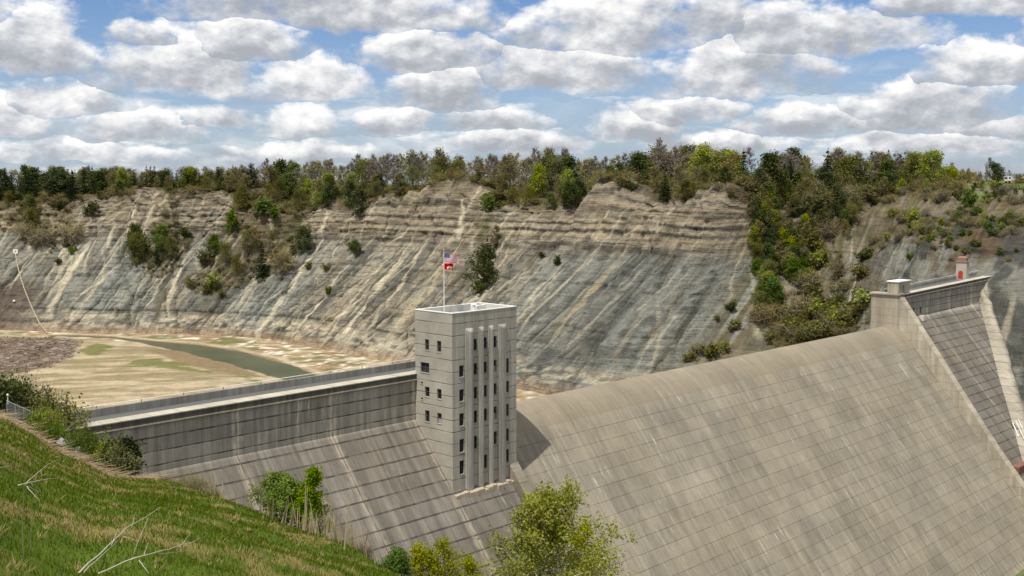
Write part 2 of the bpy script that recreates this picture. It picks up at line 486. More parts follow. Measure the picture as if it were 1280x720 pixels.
# thin veil low over the horizon
veil = t.math('MULTIPLY', t.mapr(t.noise(ps, 9.0, 5, 0.6), 0.40, 0.66), t.mapr(el, 0.10, 0.03, 0.0, 0.5))
low = t.math('MULTIPLY', t.mapr(t.noise(t.vmath('MULTIPLY', ps, (1, 2.6, 1)), 13.0, 5, 0.56), 0.47, 0.62, smooth=True), t.mapr(el, 0.115, 0.055, 0.0, 0.75))
lowl = t.mapr(t.noise(t.vmath('MULTIPLY', ps, (1, 2.2, 1)), 40.0, 4, 0.6), 0.35, 0.62, -0.15, 0.35)
alpha0 = alpha
alpha = t.math('MAXIMUM', t.math('MAXIMUM', t.math('MAXIMUM', alpha, veil), gen_d), low)
# light: bright tops, grey bases, relief of the billows
rel = t.math('MULTIPLY', t.math('SUBTRACT', b0, b1), 3.0)
lit = t.math('ADD', t.math('ADD', t.mapr(bh, 0.0, 0.75, 0.22, 0.80), rel), t.math('MULTIPLY', t.math('SUBTRACT', fine, 0.5), 0.22))
edge = t.mapr(dens, 0.75, 0.1, 0.0, 0.16)
lit = t.math('ADD', lit, t.math('MULTIPLY', t.math('SUBTRACT', t.noise(ps, 5.5, 3, 0.5), 0.52), 1.3))
lit = t.math('ADD', t.math('ADD', lit, edge), t.math('MULTIPLY', t.math('SUBTRACT', low, t.math('MINIMUM', low, alpha0)), lowl), clamp=True)
ccol = t.ramp(lit, [(0.0, (0.45, 0.475, 0.52)), (0.30, (0.58, 0.605, 0.65)), (0.62, (0.83, 0.84, 0.86)), (1.0, (1.12, 1.11, 1.09))])
SKY_S = 0.12
cm = t.n('ShaderNodeVectorMath', operation='SCALE'); t.set(cm, 0, ccol); cm.inputs['Scale'].default_value = 0.92 / SKY_S
skyc = t.mix(1.0, sky.outputs[0], (0.54, 0.69, 0.92), 'MULTIPLY')
skyc = t.mix(t.mapr(el, 0.17, 0.0, 0.0, 0.55), skyc, tuple(v / SKY_S for v in (0.53, 0.62, 0.73)))
mixc = t.mix(alpha, skyc, cm.outputs[0])
bg = t.n('ShaderNodeBackground'); t.set(bg, 0, mixc); bg.inputs[1].default_value = SKY_S
ow = t.n('ShaderNodeOutputWorld'); t.nt.links.new(bg.outputs[0], ow.inputs[0])

SC.view_settings.view_transform = 'Standard'; SC.view_settings.look = 'None'
SC.view_settings.exposure = 0.04; SC.view_settings.gamma = 1.0; SC.view_settings.use_curve_mapping = False
SC.cycles.max_bounces = 6; SC.cycles.diffuse_bounces = 3; SC.cycles.glossy_bounces = 2; SC.cycles.transmission_bounces = 4; SC.cycles.transparent_max_bounces = 8
SC.cycles.use_denoising = True
SC.cycles.sample_clamp_indirect = 6.0

# ================================================================== gorge wall (far side)
ZF = -57.0
# (foot), (middle at z = 0) or None, (rim), rim picture height or z
COLS = [((-900, 480), None, (-980, 600), 33), ((-700, 570), None, (-745, 690), 33), ((-520, 640), None, (-535, 752), 31), ((-400, 662), None, (-392, 766), 30),
        ((-338, 667), None, (-320, 762), 28), ((-279, 664), None, (-255, 757), 29), ((-209, 655), None, (-175, 732), 27), ((-146, 632), None, (-85, 692), 26),
        ((-91, 578), None, (-23, 647), 33), ((-54, 536), None, (22, 612), 30), ((0, 474), None, (87, 545), 34), ((26, 452), None, (98, 507), 34),
        ((43, 440), None, (110, 502), 35), ((58, 428), None, (134, 514), 33), ((78, 412), None, (160, 520), 34), ((102, 382), (150, 450), (184, 512), 33),
        ((115, 345), (150, 396), (196, 480), 32), ((143, 300), (160, 369), (212, 446), 31), ((165, 268), (200, 335), (258, 396), 31), ((175, 200), (215, 240), (275, 275), 31),
        ((180, 60), (215, 75), (275, 95), 31), ((185, -120), (220, -120), (285, -120), 31), ((190, -330), (225, -330), (290, -330), 31)]
K = len(COLS)
cf = np.array([c[0] for c in COLS], float); cr = np.array([c[2] for c in COLS], float); crz = np.array([c[3] for c in COLS], float)
cmid = np.array([c[1] if c[1] else tuple(np.array(c[0]) + 0.74 * (np.array(c[2]) - np.array(c[0]))) for c in COLS], float)


def spl(P, s):
    """Catmull-Rom through the control columns (centripetal not needed)"""
    s = np.clip(s, 0, K - 1.0001); i = np.floor(s).astype(int); f = (s - i)[:, None] if P.ndim > 1 else s - i
    g = lambda k: P[np.clip(i + k, 0, K - 1)]
    a, b, c, d = g(-1), g(0), g(1), g(2)
    return b + 0.5 * f * (c - a + f * (2 * a - 5 * b + 4 * c - d + f * (3 * (b - c) + d - a)))


# columns at about even steps of the middle line, fine where the photograph looks
ss = [0.0]
while ss[-1] < K - 1.001:
    s0 = ss[-1]; k = int(s0); L = np.hypot(*(cmid[min(k + 1, K - 1)] - cmid[k])) * 0.5 + np.hypot(*(cf[min(k + 1, K - 1)] - cf[k])) * 0.5
    step = 0.68 if 3 <= s0 <= 18.3 else 5.0
    ss.append(s0 + step / max(L, 1))
S = np.array(ss); NU = len(S)
cl = np.concatenate([[0], np.cumsum(np.hypot(*np.diff(spl(cmid, S), axis=0).T))])          # metres along the wall
NV = 150
V = np.linspace(0, 1, NV)
fo, mi, ri, rz_ = spl(cf, S), spl(cmid, S), spl(cr, S), spl(crz, S)
VM = 0.64
U2, V2 = np.meshgrid(cl, V, indexing='ij')
S2 = np.repeat(S[:, None], NV, 1)


def surf(i_f, v):
    a = np.clip(v / VM, 0, 1)[..., None]; b = np.clip((v - VM) / (1 - VM), 0, 1)[..., None]
    xy = i_f[0][:, None, :] * (1 - a) + i_f[1][:, None, :] * a
    xy = np.where(v[..., None] > VM, i_f[1][:, None, :] * (1 - b) + i_f[2][:, None, :] * b, xy)
    z = np.where(v <= VM, ZF + (0 - ZF) * np.clip(v / VM, 0, 1), np.clip((v - VM) / (1 - VM), 0, 1) * i_f[3][:, None])
    return np.concatenate([xy, z[..., None]], -1)


base = surf((fo, mi, ri, rz_), V2)
PX, PY = proj(base)                                             # used to find where on the wall a feature lies


def uv_at(px, py):
    k = np.argmin((PX - px) ** 2 + (PY - py) ** 2); i, j = divmod(k, NV); return cl[i], V[j]


nh = fo - ri; nh = nh / np.linalg.norm(nh, axis=1)[:, None]     # towards the gorge
zz = base[..., 2]
right = sstep(14.2, 15.6, S2)                                   # the abutment on the far right: gentler, buried in scree
gul = sstep(12.2, 12.9, S2) * (1 - sstep(14.8, 15.6, S2))       # the brushy gully
wn_ = fbm(U2 / 60, V2 * 1.5, 3, 3) - 0.5
up = sstep(VM - 0.06, VM + 0.05, V2 + 0.03 * (fbm(U2 / 18, 2, 1) - 0.5))      # bedded upper cliff
ridg = ridged((U2 + 14 * wn_) / 34, V2 * 0.35, 1.5, 4)
fing = ridged((U2 + 8 * wn_) / 9, V2 * 0.5, 5.5, 3)
big = ridged((U2 + 18 * wn_) / 70, V2 * 0.3, 11.5, 3)
disp = (big - 0.6) * (4 + 12 * sstep(0.45, 1.0, V2)) + (ridg - 0.55) * (5.2 + 7.5 * sstep(0.5, 1.0, V2)) + (fing - 0.55) * (3.2 + 4.2 * up) + (fbm(U2 / 5, V2 * 18, 9, 4) - 0.5) * (3.4 + 2.5 * up) + (fbm(U2 / 2.2, V2 * 45, 19, 2) - 0.5) * 1.3
# ledges: thin hard beds stand out, soft ones cut back
zb = zz + 2.0 * (fbm(U2 / 50, 0, 4, 3) - 0.5) + 0.8 * (fbm(U2 / 5, V2 * 20, 6, 2) - 0.5)
bed = 0
for (zc, wd, amp) in [(26.5, .8, .8), (23.5, .7, -.7), (21.0, .9, .9), (18.6, .6, -.9), (16.6, .8, .8), (13.2, .6, .9), (12.2, .6, -1.0), (9.6, .6, .8), (8.5, .6, -1.0), (5.6, 1.0, .9), (2.6, .8, .9), (0.3, .9, 1.4), (-1.6, .8, -1.0),
                      (-14, .6, .5), (-15.0, .5, -.7), (-24, .6, .4), (-31, .5, .45), (-32, .5, -.6), (-42.5, .6, .9), (-43.8, .6, -1.3), (-49.5, .6, .7), (-51, .7, -.9)]:
    bed = bed + amp * np.exp(-((zb - zc) / wd) ** 2) * np.clip(1.5 * vnoise(U2 / 11, zc, 3) - .35, 0, 1) * 0.7
disp = disp + bed * (1 - 0.75 * gul) * (1 - 0.4 * right)
disp = disp * (1 - 0.45 * gul)
taper = sstep(0, 0.05, V2)
damw = 1 - np.exp(-(((base[..., 0] - 157) ** 2 + (base[..., 1] - 352) ** 2) / 28.0 ** 2))    # keep the rock against the dam where it is
RUNS = []; carve = np.zeros_like(U2)
PALE = np.array([.375, .325, .235]); TAN = np.array([.245, .202, .142]); GRAYD = np.array([.085, .087, .078])
rs = np.random.default_rng(77); ulo, uhi = np.interp([3.3, 12.6], S, cl)
for q in range(360):
    u0 = rs.uniform(ulo, uhi); v0 = rs.choice([rs.uniform(.50, .66), rs.uniform(.60, .95), rs.uniform(.25, .5)]); v1 = max(0.02, v0 - rs.uniform(.12, .5)); du = rs.normal(0, 8)
    i0_, i1_ = np.searchsorted(cl, [u0 - 20, u0 + 20]); i1_ = min(i1_, NU); i0_ = max(i0_, 0)
    if i1_ - i0_ < 3: continue
    us_, vs_ = U2[i0_:i1_], V2[i0_:i1_]; f = (v0 - vs_) / (v0 - v1); uc = u0 + du * f ** 2 * np.sign(f) + 1.6 * (fbm(vs_ * 11, u0, 3, 2) - .5) * 2
    wv = rs.uniform(.40, 1.2) * (0.45 + 1.0 * np.clip(f, 0, 1)) * (.6 + .8 * vnoise(vs_ * 30, u0, 2)); m = sstep(1.3, .5, np.abs(us_ - uc) / wv) * sstep(-.04, .08, f) * sstep(1.1, .8, f)
    kind_ = rs.random(); cc = PALE * rs.uniform(.8, 1.05) if kind_ < .42 else TAN * 1.1 if kind_ < .56 else GRAYD * .8
    RUNS.append((i0_, i1_, m, cc, rs.uniform(.25, .72))); carve[i0_:i1_] += m * (.5 if kind_ < .56 else -1.5)
disp = disp + np.clip(carve, -2.2, .8)
disp = disp * taper * (0.25 + 0.75 * damw)
# the rim is eaten back in notches and stands up in spurs
RIML = np.array([(-400, 250), (0, 258), (25, 252), (60, 257), (110, 246), (150, 244), (190, 234), (205, 235), (225, 246), (245, 238), (290, 242), (305, 247), (312, 262), (370, 266), (395, 260), (420, 248), (440, 258), (470, 252), (500, 245), (530, 238), (560, 226), (600, 226), (612, 241), (635, 252), (665, 250), (690, 256),
                 (715, 250), (735, 245), (752, 226), (770, 223), (800, 231), (830, 240), (860, 246), (890, 238), (903, 227), (918, 227), (935, 242), (960, 252), (1040, 252), (1100, 246), (1130, 243), (1200, 244), (1300, 246), (1700, 246)], float)
rpx = proj(base[:, -1])[0]; rzt = H + (YH - np.interp(rpx, RIML[:, 0], RIML[:, 1])) / F * base[:, -1, 1]
rzt = np.where((S > 2.5) & (S < 18.2), rzt, base[:, -1, 2] - 3)
notch = ((rzt - base[:, -1, 2])[:, None] + (fbm(U2 / 5, 1, 8, 4) - 0.5) * 5.0) * sstep(0.80, 1.0, V2)
Pw = base.copy()
Pw[..., 0] += nh[:, None, 0] * disp; Pw[..., 1] += nh[:, None, 1] * disp
Pw[..., 2] += disp * 0.22 * (1 - sstep(.8, 1, V2)) + notch
# bench with a dark overhung ledge high on the right abutment
lz = np.exp(-((zz - 20.5) / 1.6) ** 2) - 1.5 * np.exp(-((zz - 17.6) / 1.3) ** 2)
lk = right * np.clip(1.5 * vnoise(U2 / 7, 4, 4) - .3, 0, 1) * 2.4
lz = lz + 0.8 * np.exp(-((zz - 9.5) / 1.0) ** 2) - 1.0 * np.exp(-((zz - 7.6) / 0.9) ** 2)
Pw[..., 0] += nh[:, None, 0] * lz * lk; Pw[..., 1] += nh[:, None, 1] * lz * lk

# ---- colour of the rock, beds, scree, soil
GRAY = np.array([.168, .170, .150]); GRAYD = np.array([.085, .087, .078]); TAN = np.array([.245, .202, .142]); PALE = np.array([.375, .325, .235])
BRN = np.array([.168, .146, .113]); DARK = np.array([.040, .035, .028]); SOIL = np.array([.105, .080, .046]); MOSS = np.array([.088, .080, .036]); RUST = np.array([.22, .145, .085])


def mixc_(c, k, d): return c * (1 - k[..., None]) + d * k[..., None]


n1 = fbm(U2 / 9, V2 * 3, 2, 4); n2 = fbm(U2 / 3.2, V2 * 5, 6, 4); n3 = fbm(U2 / 40, V2 * 4, 8, 4)
gray = sstep(8.6, 10.2, S2) * (1 - sstep(12.6, 13.2, S2)) + 0.55 * (1 - sstep(6.8, 7.6, S2)) * sstep(2, 4, S2)
gray = np.clip(gray + 0.30 + (n3 - 0.5) * 0.9, 0, 1)
c = mixc_(np.broadcast_to(TAN * 0.88, base.shape).copy(), gray, GRAY * 1.02)
c = mixc_(c, sstep(0.5, 0.72, n1) * 0.6, GRAYD)
strk = fbm((U2 + 6 * wn_) / 2.6, V2 * 0.7, 4, 4)
c = mixc_(c, sstep(0.52, 0.7, strk) * (0.42 - 0.26 * gray) * sstep(.4, .6, n3), PALE)
c = mixc_(c, sstep(0.50, 0.34, strk) * 0.45 * sstep(.3, .55, n1), GRAYD * 0.9)
c = mixc_(c, sstep(0.55, 0.68, fbm(U2 / 16, V2 * 7, 61, 5)) * 0.5 * (1 - 0.7 * gray), SOIL * 1.3)
c = mixc_(c, sstep(0.58, 0.70, fbm(U2 / 6, V2 * 30, 63, 4)) * 0.5, GRAYD * .8)
# beds
bd = fbm(U2 / 120, zb / 1.15, 3, 3); bd2 = fbm(U2 / 60, zb / 3.2, 13, 3)
cu = mixc_(np.broadcast_to(BRN * 1.08, base.shape).copy(), sstep(0.45, 0.62, bd2), TAN * 0.80)
cu = mixc_(cu, sstep(0.56, 0.70, bd) * 0.75, DARK * 1.5)
cu = mixc_(cu, sstep(0.44, 0.30, bd) * 0.5, TAN)
cu = mixc_(cu, sstep(0.48, 0.72, fbm(U2 / 6, V2 * 2, 21, 4)) * 0.55, TAN * 0.95)
cu = mixc_(cu, sstep(0.62, 0.75, strk) * 0.5, PALE)
c = mixc_(c, up * (1 - right * 0.5), cu)
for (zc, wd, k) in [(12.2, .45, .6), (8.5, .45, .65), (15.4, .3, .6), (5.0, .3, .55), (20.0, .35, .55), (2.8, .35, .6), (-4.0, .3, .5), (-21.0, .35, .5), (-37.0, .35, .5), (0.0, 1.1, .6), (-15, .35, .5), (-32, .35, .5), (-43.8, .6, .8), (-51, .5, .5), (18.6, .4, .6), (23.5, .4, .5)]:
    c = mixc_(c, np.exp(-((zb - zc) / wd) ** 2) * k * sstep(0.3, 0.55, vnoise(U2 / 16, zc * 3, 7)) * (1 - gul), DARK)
for (zc, wd, k) in [(10.4, .9, .55), (14.6, 1.0, .5), (6.5, .8, .4), (-47, 2.0, .55)]:
    c = mixc_(c, np.exp(-((zb - zc) / wd) ** 2) * k * sstep(0.25, 0.5, vnoise(U2 / 20, zc * 3, 17)) * (1 - gul), TAN * 1.08)
# pale broken beds along the foot
c = mixc_(c, sstep(-44, -48, zb) * sstep(0.45, 0.62, fbm(U2 / 5, zb / 1.5, 31, 4)) * 0.6, PALE * .95)
c = mixc_(c, sstep(-50, -55, zb) * 0.6, RUST * 1.1)
# soil and grass at the rim
c = mixc_(c, sstep(0.90, 0.99, V2 + 0.10 * (n2 - 0.5) + 0.08 * (n1 - .5)) * sstep(0.35, 0.6, fbm(U2 / 12, 3, 3)) * 0.85, SOIL)
# brush-covered ground of the gully and patches on the scree
veg = np.clip(gul * (0.8 + 0.9 * (fbm(U2 / 14, V2 * 5, 40, 4) - 0.5) * 2), 0, 1)
c = mixc_(c, veg * 0.9, np.where((fbm(U2 / 7, V2 * 7, 41, 3) > 0.52)[..., None], MOSS * 1.05, SOIL * 1.25))
c = mixc_(c, gul * sstep(0.60, 0.70, fbm(U2 / 6, V2 * 2.2, 43, 4)) * 0.8, GRAY * 1.15)
# brown brushy ground in the hollow and chutes
for poly, k in (([(298, 250), (402, 252), (385, 310), (350, 345), (270, 374), (235, 362), (250, 320), (285, 285)], .8), ([(0, 238), (115, 245), (78, 290), (62, 322), (25, 300), (0, 275)], .75), ([(160, 325), (212, 250), (240, 300), (222, 350), (182, 345)], .7), ([(190, 410), (196, 350), (214, 350), (206, 412)], .8), ([(425, 250), (465, 250), (448, 290)], .7), ([(595, 260), (625, 255), (620, 330), (600, 370), (590, 350)], .6), ([(640, 245), (735, 245), (700, 275), (650, 272)], .6)):
    pm = np.where(in_poly(PX, PY, poly), 1.0, 0.0) * sstep(0, 12, poly_dist(PX, PY, poly) + 10 * (n1 - .5)); c = mixc_(c, pm * k * sstep(.3, .5, n2 + .1), np.where((fbm(U2 / 7, V2 * 7, 41, 3) > 0.52)[..., None], MOSS * 1.1, SOIL * 1.25))
# right abutment: scree, brown scrub, grey rock low down
rc = mixc_(np.broadcast_to(TAN * 0.72, base.shape).copy(), sstep(0.42, 0.6, fbm(U2 / 10, V2 * 6, 50, 4)), SOIL * 1.25)
rc = mixc_(rc, sstep(12, 5, zz + 9 * (n1 - 0.5)) * 0.75, GRAY * 1.05)
rc = mixc_(rc, sstep(22, 25, zz + 3 * (n1 - 0.5)) * 0.8, np.where((n2 > 0.5)[..., None], MOSS * 1.4, TAN * 0.75))
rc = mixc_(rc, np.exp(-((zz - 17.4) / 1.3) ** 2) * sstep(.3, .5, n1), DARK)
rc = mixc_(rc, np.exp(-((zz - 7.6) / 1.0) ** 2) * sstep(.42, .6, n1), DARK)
rc = mixc_(rc, np.exp(-((zz - 13.0) / 3.0) ** 2) * .7 * sstep(.35, .6, n2), np.array([.13, .085, .055]))
rc = mixc_(rc, sstep(.50, .62, fbm(U2 / 8, V2 * 14, 73, 5)) * .75 * sstep(24, 18, zz), GRAYD * .8)
rc = mixc_(rc, sstep(.54, .66, fbm(U2 / 12, V2 * 9, 75, 4)) * .7, np.array([.125, .09, .055]))
rc = mixc_(rc, sstep(-2, -8, zz) * sstep(.45, .6, fbm(U2 / 5, V2 * 20, 71, 4)) * .8, GRAYD)
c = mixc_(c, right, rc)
# named streaks and patches
STREAKS = [((113, 303), (60, 387), 3.2, PALE, .85), ((167, 263), (140, 318), 2, TAN, .6), ((160, 317), (123, 357), 2.2, PALE, .7), ((240, 313), (205, 385), 2.6, PALE, .75),
           ((128, 250), (70, 330), 2.5, TAN, .6), ((70, 255), (0, 320), 3.5, TAN, .6), ((205, 240), (180, 300), 3, PALE, .55), ((300, 245), (292, 300), 3, TAN * 1.1, .6),
           ((420, 263), (407, 293), 3.0, PALE, .7), ((410, 300), (320, 425), 3.2, PALE, .9), ((440, 330), (365, 425), 1.8, PALE, .6), ((517, 303), (428, 420), 3.0, PALE, .85), ((538, 303), (462, 412), 2.6, PALE, .8), ((560, 250), (470, 400), 2.2, TAN, .5),
           ((585, 250), (577, 300), 2.6, PALE, .75), ((577, 313), (492, 415), 3.4, TAN * 1.12, .85), ((605, 320), (560, 390), 2.0, RUST, .6), ((640, 300), (600, 380), 2.2, PALE, .6), ((660, 290), (610, 365), 2.4, TAN, .6),
           ((785, 318), (692, 422), 3.0, np.array([.27, .225, .14]), .9), ((755, 309), (665, 395), 2.6, PALE * .9, .6), ((770, 250), (752, 305), 2.4, TAN * 1.15, .8), ((877, 337), (815, 430), 2.8, TAN, .5), ((850, 330), (770, 450), 2.0, TAN, .45), ((820, 330), (745, 445), 2.2, GRAYD * .8, .6), ((900, 340), (850, 425), 2.0, GRAYD * .8, .5),
           ((700, 345), (650, 420), 1.6, PALE * .9, .55), ((395, 255), (350, 330), 2.4, TAN, .6), ((470, 260), (400, 370), 3.0, RUST * .8, .45), ((730, 255), (660, 330), 2.8, SOIL, .6),
           ((940, 330), (952, 420), 2.2, PALE, .5), ((1075, 330), (1058, 390), 1.6, PALE, .7), ((1062, 340), (1068, 300), 1.4, PALE, .5), ((1266, 372), (1246, 452), 3.0, PALE * .9, .6), ((1232, 352), (1226, 372), 3, PALE, .7), ((1150, 320), (1120, 360), 3, GRAY * 1.3, .7), ((1130, 300), (1105, 350), 2.5, GRAY * 1.3, .6)]
for a, b, wdt, cc, k in STREAKS:
    u0, v0 = uv_at(*a); u1, v1 = uv_at(*b)
    if abs(v0 - v1) < 1e-3: continue
    f = (v0 - V2) / (v0 - v1)
    uc = u0 + (u1 - u0) * f + 1.6 * (fbm(V2 * 9, u0, 2, 3) - 0.5) * 2
    wv = wdt * 0.55 * (0.45 + 0.9 * np.clip(f, 0, 1)) * (0.6 + 0.8 * vnoise(V2 * 22, u0, 5))
    m = sstep(1.25, 0.55, np.abs(U2 - uc) / wv) * sstep(-0.08, 0.10, f) * sstep(1.10, 0.92, f) * (0.55 + 0.6 * n2)
    c = mixc_(c, np.clip(m * k, 0, 1), cc)
for i0_, i1_, m, cc, k_ in RUNS: c[i0_:i1_] = mixc_(c[i0_:i1_], np.clip(m * k_, 0, 1) * (1 - .45 * gray[i0_:i1_] * sstep(9.0, 10.0, S2[i0_:i1_])), cc)
# brown driftwood ground run up on the far left foot
drz = sstep(4.2, 5.0, S2); dr0 = (1 - drz) * sstep(0.36, 0.26, V2 + 0.08 * (n1 - .5)) * sstep(2.0, 3.0, S2)
c = mixc_(c, dr0 * 0.9, np.array([.105, .078, .062]))
lum_ = c @ np.array([.3, .55, .15]); c = c * (np.clip(lum_, .02, 1) / .165)[..., None] ** .42
c = np.clip(c * np.array([.99, 1.0, .965]) * ((1.36 - .22 * sstep(9.0, 10.2, S2) * (1 - sstep(12.4, 13.0, S2)) * (1 - .6 * up))[..., None] - .12 * right[..., None]), 0.02, 0.8)  # centre-right stretch darkened: cloud shade put into the grey shale colour
idx = np.arange(NU * NV).reshape(NU, NV)
fq = np.stack([idx[:-1, :-1], idx[1:, :-1], idx[1:, 1:], idx[:-1, 1:]], -1).reshape(-1, 4)
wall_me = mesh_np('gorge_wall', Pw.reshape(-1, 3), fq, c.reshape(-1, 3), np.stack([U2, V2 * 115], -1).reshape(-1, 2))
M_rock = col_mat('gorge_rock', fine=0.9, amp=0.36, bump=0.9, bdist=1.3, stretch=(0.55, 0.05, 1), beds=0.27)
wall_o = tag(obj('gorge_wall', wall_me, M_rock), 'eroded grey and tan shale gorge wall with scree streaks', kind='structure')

# ---- plateau beyond the rim, out to the horizon
rim = Pw[:, -1, :]; out_n = -nh
ps_ = [0, 2, 6, 14, 30, 60, 110, 180, 300, 600, 1200, 2500, 6000, 12000]
sub = np.arange(NU)
pr_, pc_ = [], []
for k, dd in enumerate(ps_):
    q = rim[sub].copy(); q[:, :2] += out_n[sub] * dd
    q[:, 2] = q[:, 2] * np.exp(-dd / 17) + (31.0 + (np.where(sub > np.searchsorted(S, 15.0), 3.2, 0) * min(1, dd / 60)) + 1.6 * (fbm(q[:, 0] / 60, q[:, 1] / 60, 2) - 0.5) * min(1, dd / 20) + (2.0 if dd > 100 else 0)) * (1 - np.exp(-dd / 17))
    pr_.append(q)
    nn = fbm(q[:, 0] / 14, q[:, 1] / 14, 7)
    cc = np.where((nn > 0.52)[:, None], MOSS * 0.9, SOIL * 0.9)
    cc = np.where((sub > np.searchsorted(S, 15.3))[:, None], np.where((nn > 0.56)[:, None], TAN * 0.7, np.array([.11, .15, .04])), cc)
    pc_.append(cc)
nS = len(sub); pid = np.arange(len(ps_) * nS).reshape(len(ps_), nS)
pq = np.stack([pid[:-1, :-1], pid[:-1, 1:], pid[1:, 1:], pid[1:, :-1]], -1).reshape(-1, 4)
M_soil = col_mat('plateau_ground', fine=0.5, amp=0.35, bump=0.4, bdist=0.3)
plat_o = tag(obj('plateau', mesh_np('plateau', np.concatenate(pr_), pq, np.concatenate(pc_), smooth=True), M_soil), 'level wooded land above the far gorge rim', kind='structure')

# ================================================================== valley floor, river
gx = np.arange(-520, 330, 1.7); gy = np.arange(120, 760, 1.9)
GX, GY = np.meshgrid(gx, gy, indexing='ij')


def zpoly(pts, z=ZF): return [tuple(at_z(px, py, z)[:2]) for px, py in pts]


RIV = zpoly([(60, 419), (100, 418), (140, 420), (190, 425), (250, 430), (300, 437.5), (345, 449), (382, 461), (412, 473)]) + [(-60, 478), (-25, 440), (10, 400), (15, 330), (-60, 330), (-75, 400), (-90, 460)] + \
    zpoly([(410, 480), (352, 474), (315, 463.5), (276, 452), (228, 440), (193, 432), (160, 425.5), (120, 422), (60, 421)])
WETS = zpoly([(178, 441), (205, 436), (250, 441), (300, 455), (345, 476), (300, 471), (240, 462), (212, 456), (205, 447)])
DRIFT = zpoly([(-160, 424), (0, 424), (70, 424), (104, 428), (100, 445), (66, 461), (22, 471), (-160, 490)])
GREENS = [zpoly(p) for p in ([(108, 447), (100, 441), (118, 432), (146, 433), (140, 440), (122, 447)], [(168, 453), (200, 449), (262, 465), (266, 469), (210, 463), (150, 460)], [(282, 470), (300, 469), (344, 480), (330, 483)],
                             [(392, 425), (430, 425), (455, 440), (470, 452), (430, 448), (400, 438)], [(646, 487), (672, 480), (676, 488), (650, 493)])]
inr = in_poly(GX, GY, RIV); dr = poly_dist(GX, GY, RIV); sgn = np.where(inr, -dr, dr)
nf1 = fbm(GX / 30, GY / 12, 1, 4); nf2 = fbm(GX / 7, GY / 5, 2, 4); nf3 = fbm((GX + GY * .3) / 22 + nf1, (GY - GX * .25) / 6.0 + 2 * nf1, 3, 5)
GZ = ZF + 1.4 * (nf1 - 0.5) + 0.7 * (nf2 - 0.5) + np.where(sgn > 0, np.minimum(sgn * 0.05, 1.0), np.maximum(sgn * 0.3, -2.2))
ddr = in_poly(GX, GY, DRIFT); ddd = poly_dist(GX, GY, DRIFT)
GZ += np.where(ddr, np.minimum(ddd * 0.06, 2.0) + 1.4 * (nf2 - 0.5), 0)
DLX = GX * UX[0] + GY * UX[1] - X0; DLY = GX * UY[0] + GY * UY[1] - Y0
GZ = np.where(DLY < 8, -64.5 + 1.2 * (nf1 - 0.5), GZ)                 # downstream of the dam
SAND = np.array([.275, .215, .125]); SANDP = np.array([.43, .36, .24]); SANDB = np.array([.205, .168, .095]); WET = np.array([.185, .135, .072]); DRF = np.array([.120, .084, .054]); GRN = np.array([.115, .125, .035])
gc = mixc_(np.broadcast_to(SAND, (*GX.shape, 3)).copy(), sstep(0.46, 0.66, nf3) * 0.7, SANDP)
gc = mixc_(gc, sstep(0.5, 0.34, nf3) * 0.6, SANDB)
gc = mixc_(gc, sstep(0.52, 0.66, nf2) * 0.35, MOSS * 1.6)
gc = mixc_(gc, sstep(5, 1, np.abs(sgn)) * 0.7, SANDP)
gc = mixc_(gc, sstep(1.0, -1, sgn) * 0.9, WET * 0.8)
wm = np.where(in_poly(GX, GY, WETS), 1, 0) * sstep(0, 4, poly_dist(GX, GY, WETS) + 3 * (nf2 - .5)); gc = mixc_(gc, wm * 0.9, WET)
for gp in GREENS:
    gm = np.where(in_poly(GX, GY, gp), 1.0, 0) * sstep(0.38, 0.55, nf2 + 0.03 * poly_dist(GX, GY, gp)); gc = mixc_(gc, gm * 0.85, GRN)
dm = np.where(ddr, sstep(0, 5, ddd + 6 * (nf2 - .4)), 0); gc = mixc_(gc, dm, DRF); gc = mixc_(gc, dm * sstep(0.56, 0.68, fbm(GX / 2.2, GY / 2.2, 9)) * 0.6, np.array([.33, .28, .24]))
# far bank: rust and pale gravel
fb = sstep(0, 6, sgn) * sstep(60, 20, sgn) * (1 - in_poly(GX, GY, zpoly([(60, 421), (195, 431), (280, 450), (408, 476), (520, 560), (-300, 560), (-300, 421)])))
gc = mixc_(gc, fb * sstep(0.42, 0.6, nf2), RUST * 1.2); gc = mixc_(gc, fb * sstep(0.60, 0.68, fbm(GX / 4, GY / 4, 77)), np.array([.62, .57, .46]))
fg = fb * sstep(0.56, 0.66, fbm(GX / 11, GY / 5, 87)); gc = mixc_(gc, fg * .8, GRN * .9)
gc = np.where((DLY < 8)[..., None], np.where((nf2 > .5)[..., None], np.array([.07, .12, .03]), np.array([.11, .14, .05])), gc)
gid = np.arange(GX.size).reshape(GX.shape)
gq = np.stack([gid[:-1, :-1], gid[1:, :-1], gid[1:, 1:], gid[:-1, 1:]], -1).reshape(-1, 4)
M_floor = col_mat('valley_sediment', fine=0.35, amp=0.42, bump=0.5, bdist=0.4)
floor_o = tag(obj('valley_floor', mesh_np('valley_floor', np.stack([GX, GY, GZ], -1).reshape(-1, 3), gq, gc.reshape(-1, 3), smooth=True), M_floor), 'dry sandy reservoir bed beside the river', kind='structure')
# wide base sheet under everything
MBg = MB(); MBg.add([(-15000, -15000, -70), (15000, -15000, -70), (15000, 15000, -70), (-15000, 15000, -70)], [(0, 1, 2, 3)])
tag(MBg.build('ground', simple('ground_soil', (.12, .11, .06), .95, .3, .01)), 'broad valley bottom', kind='structure')
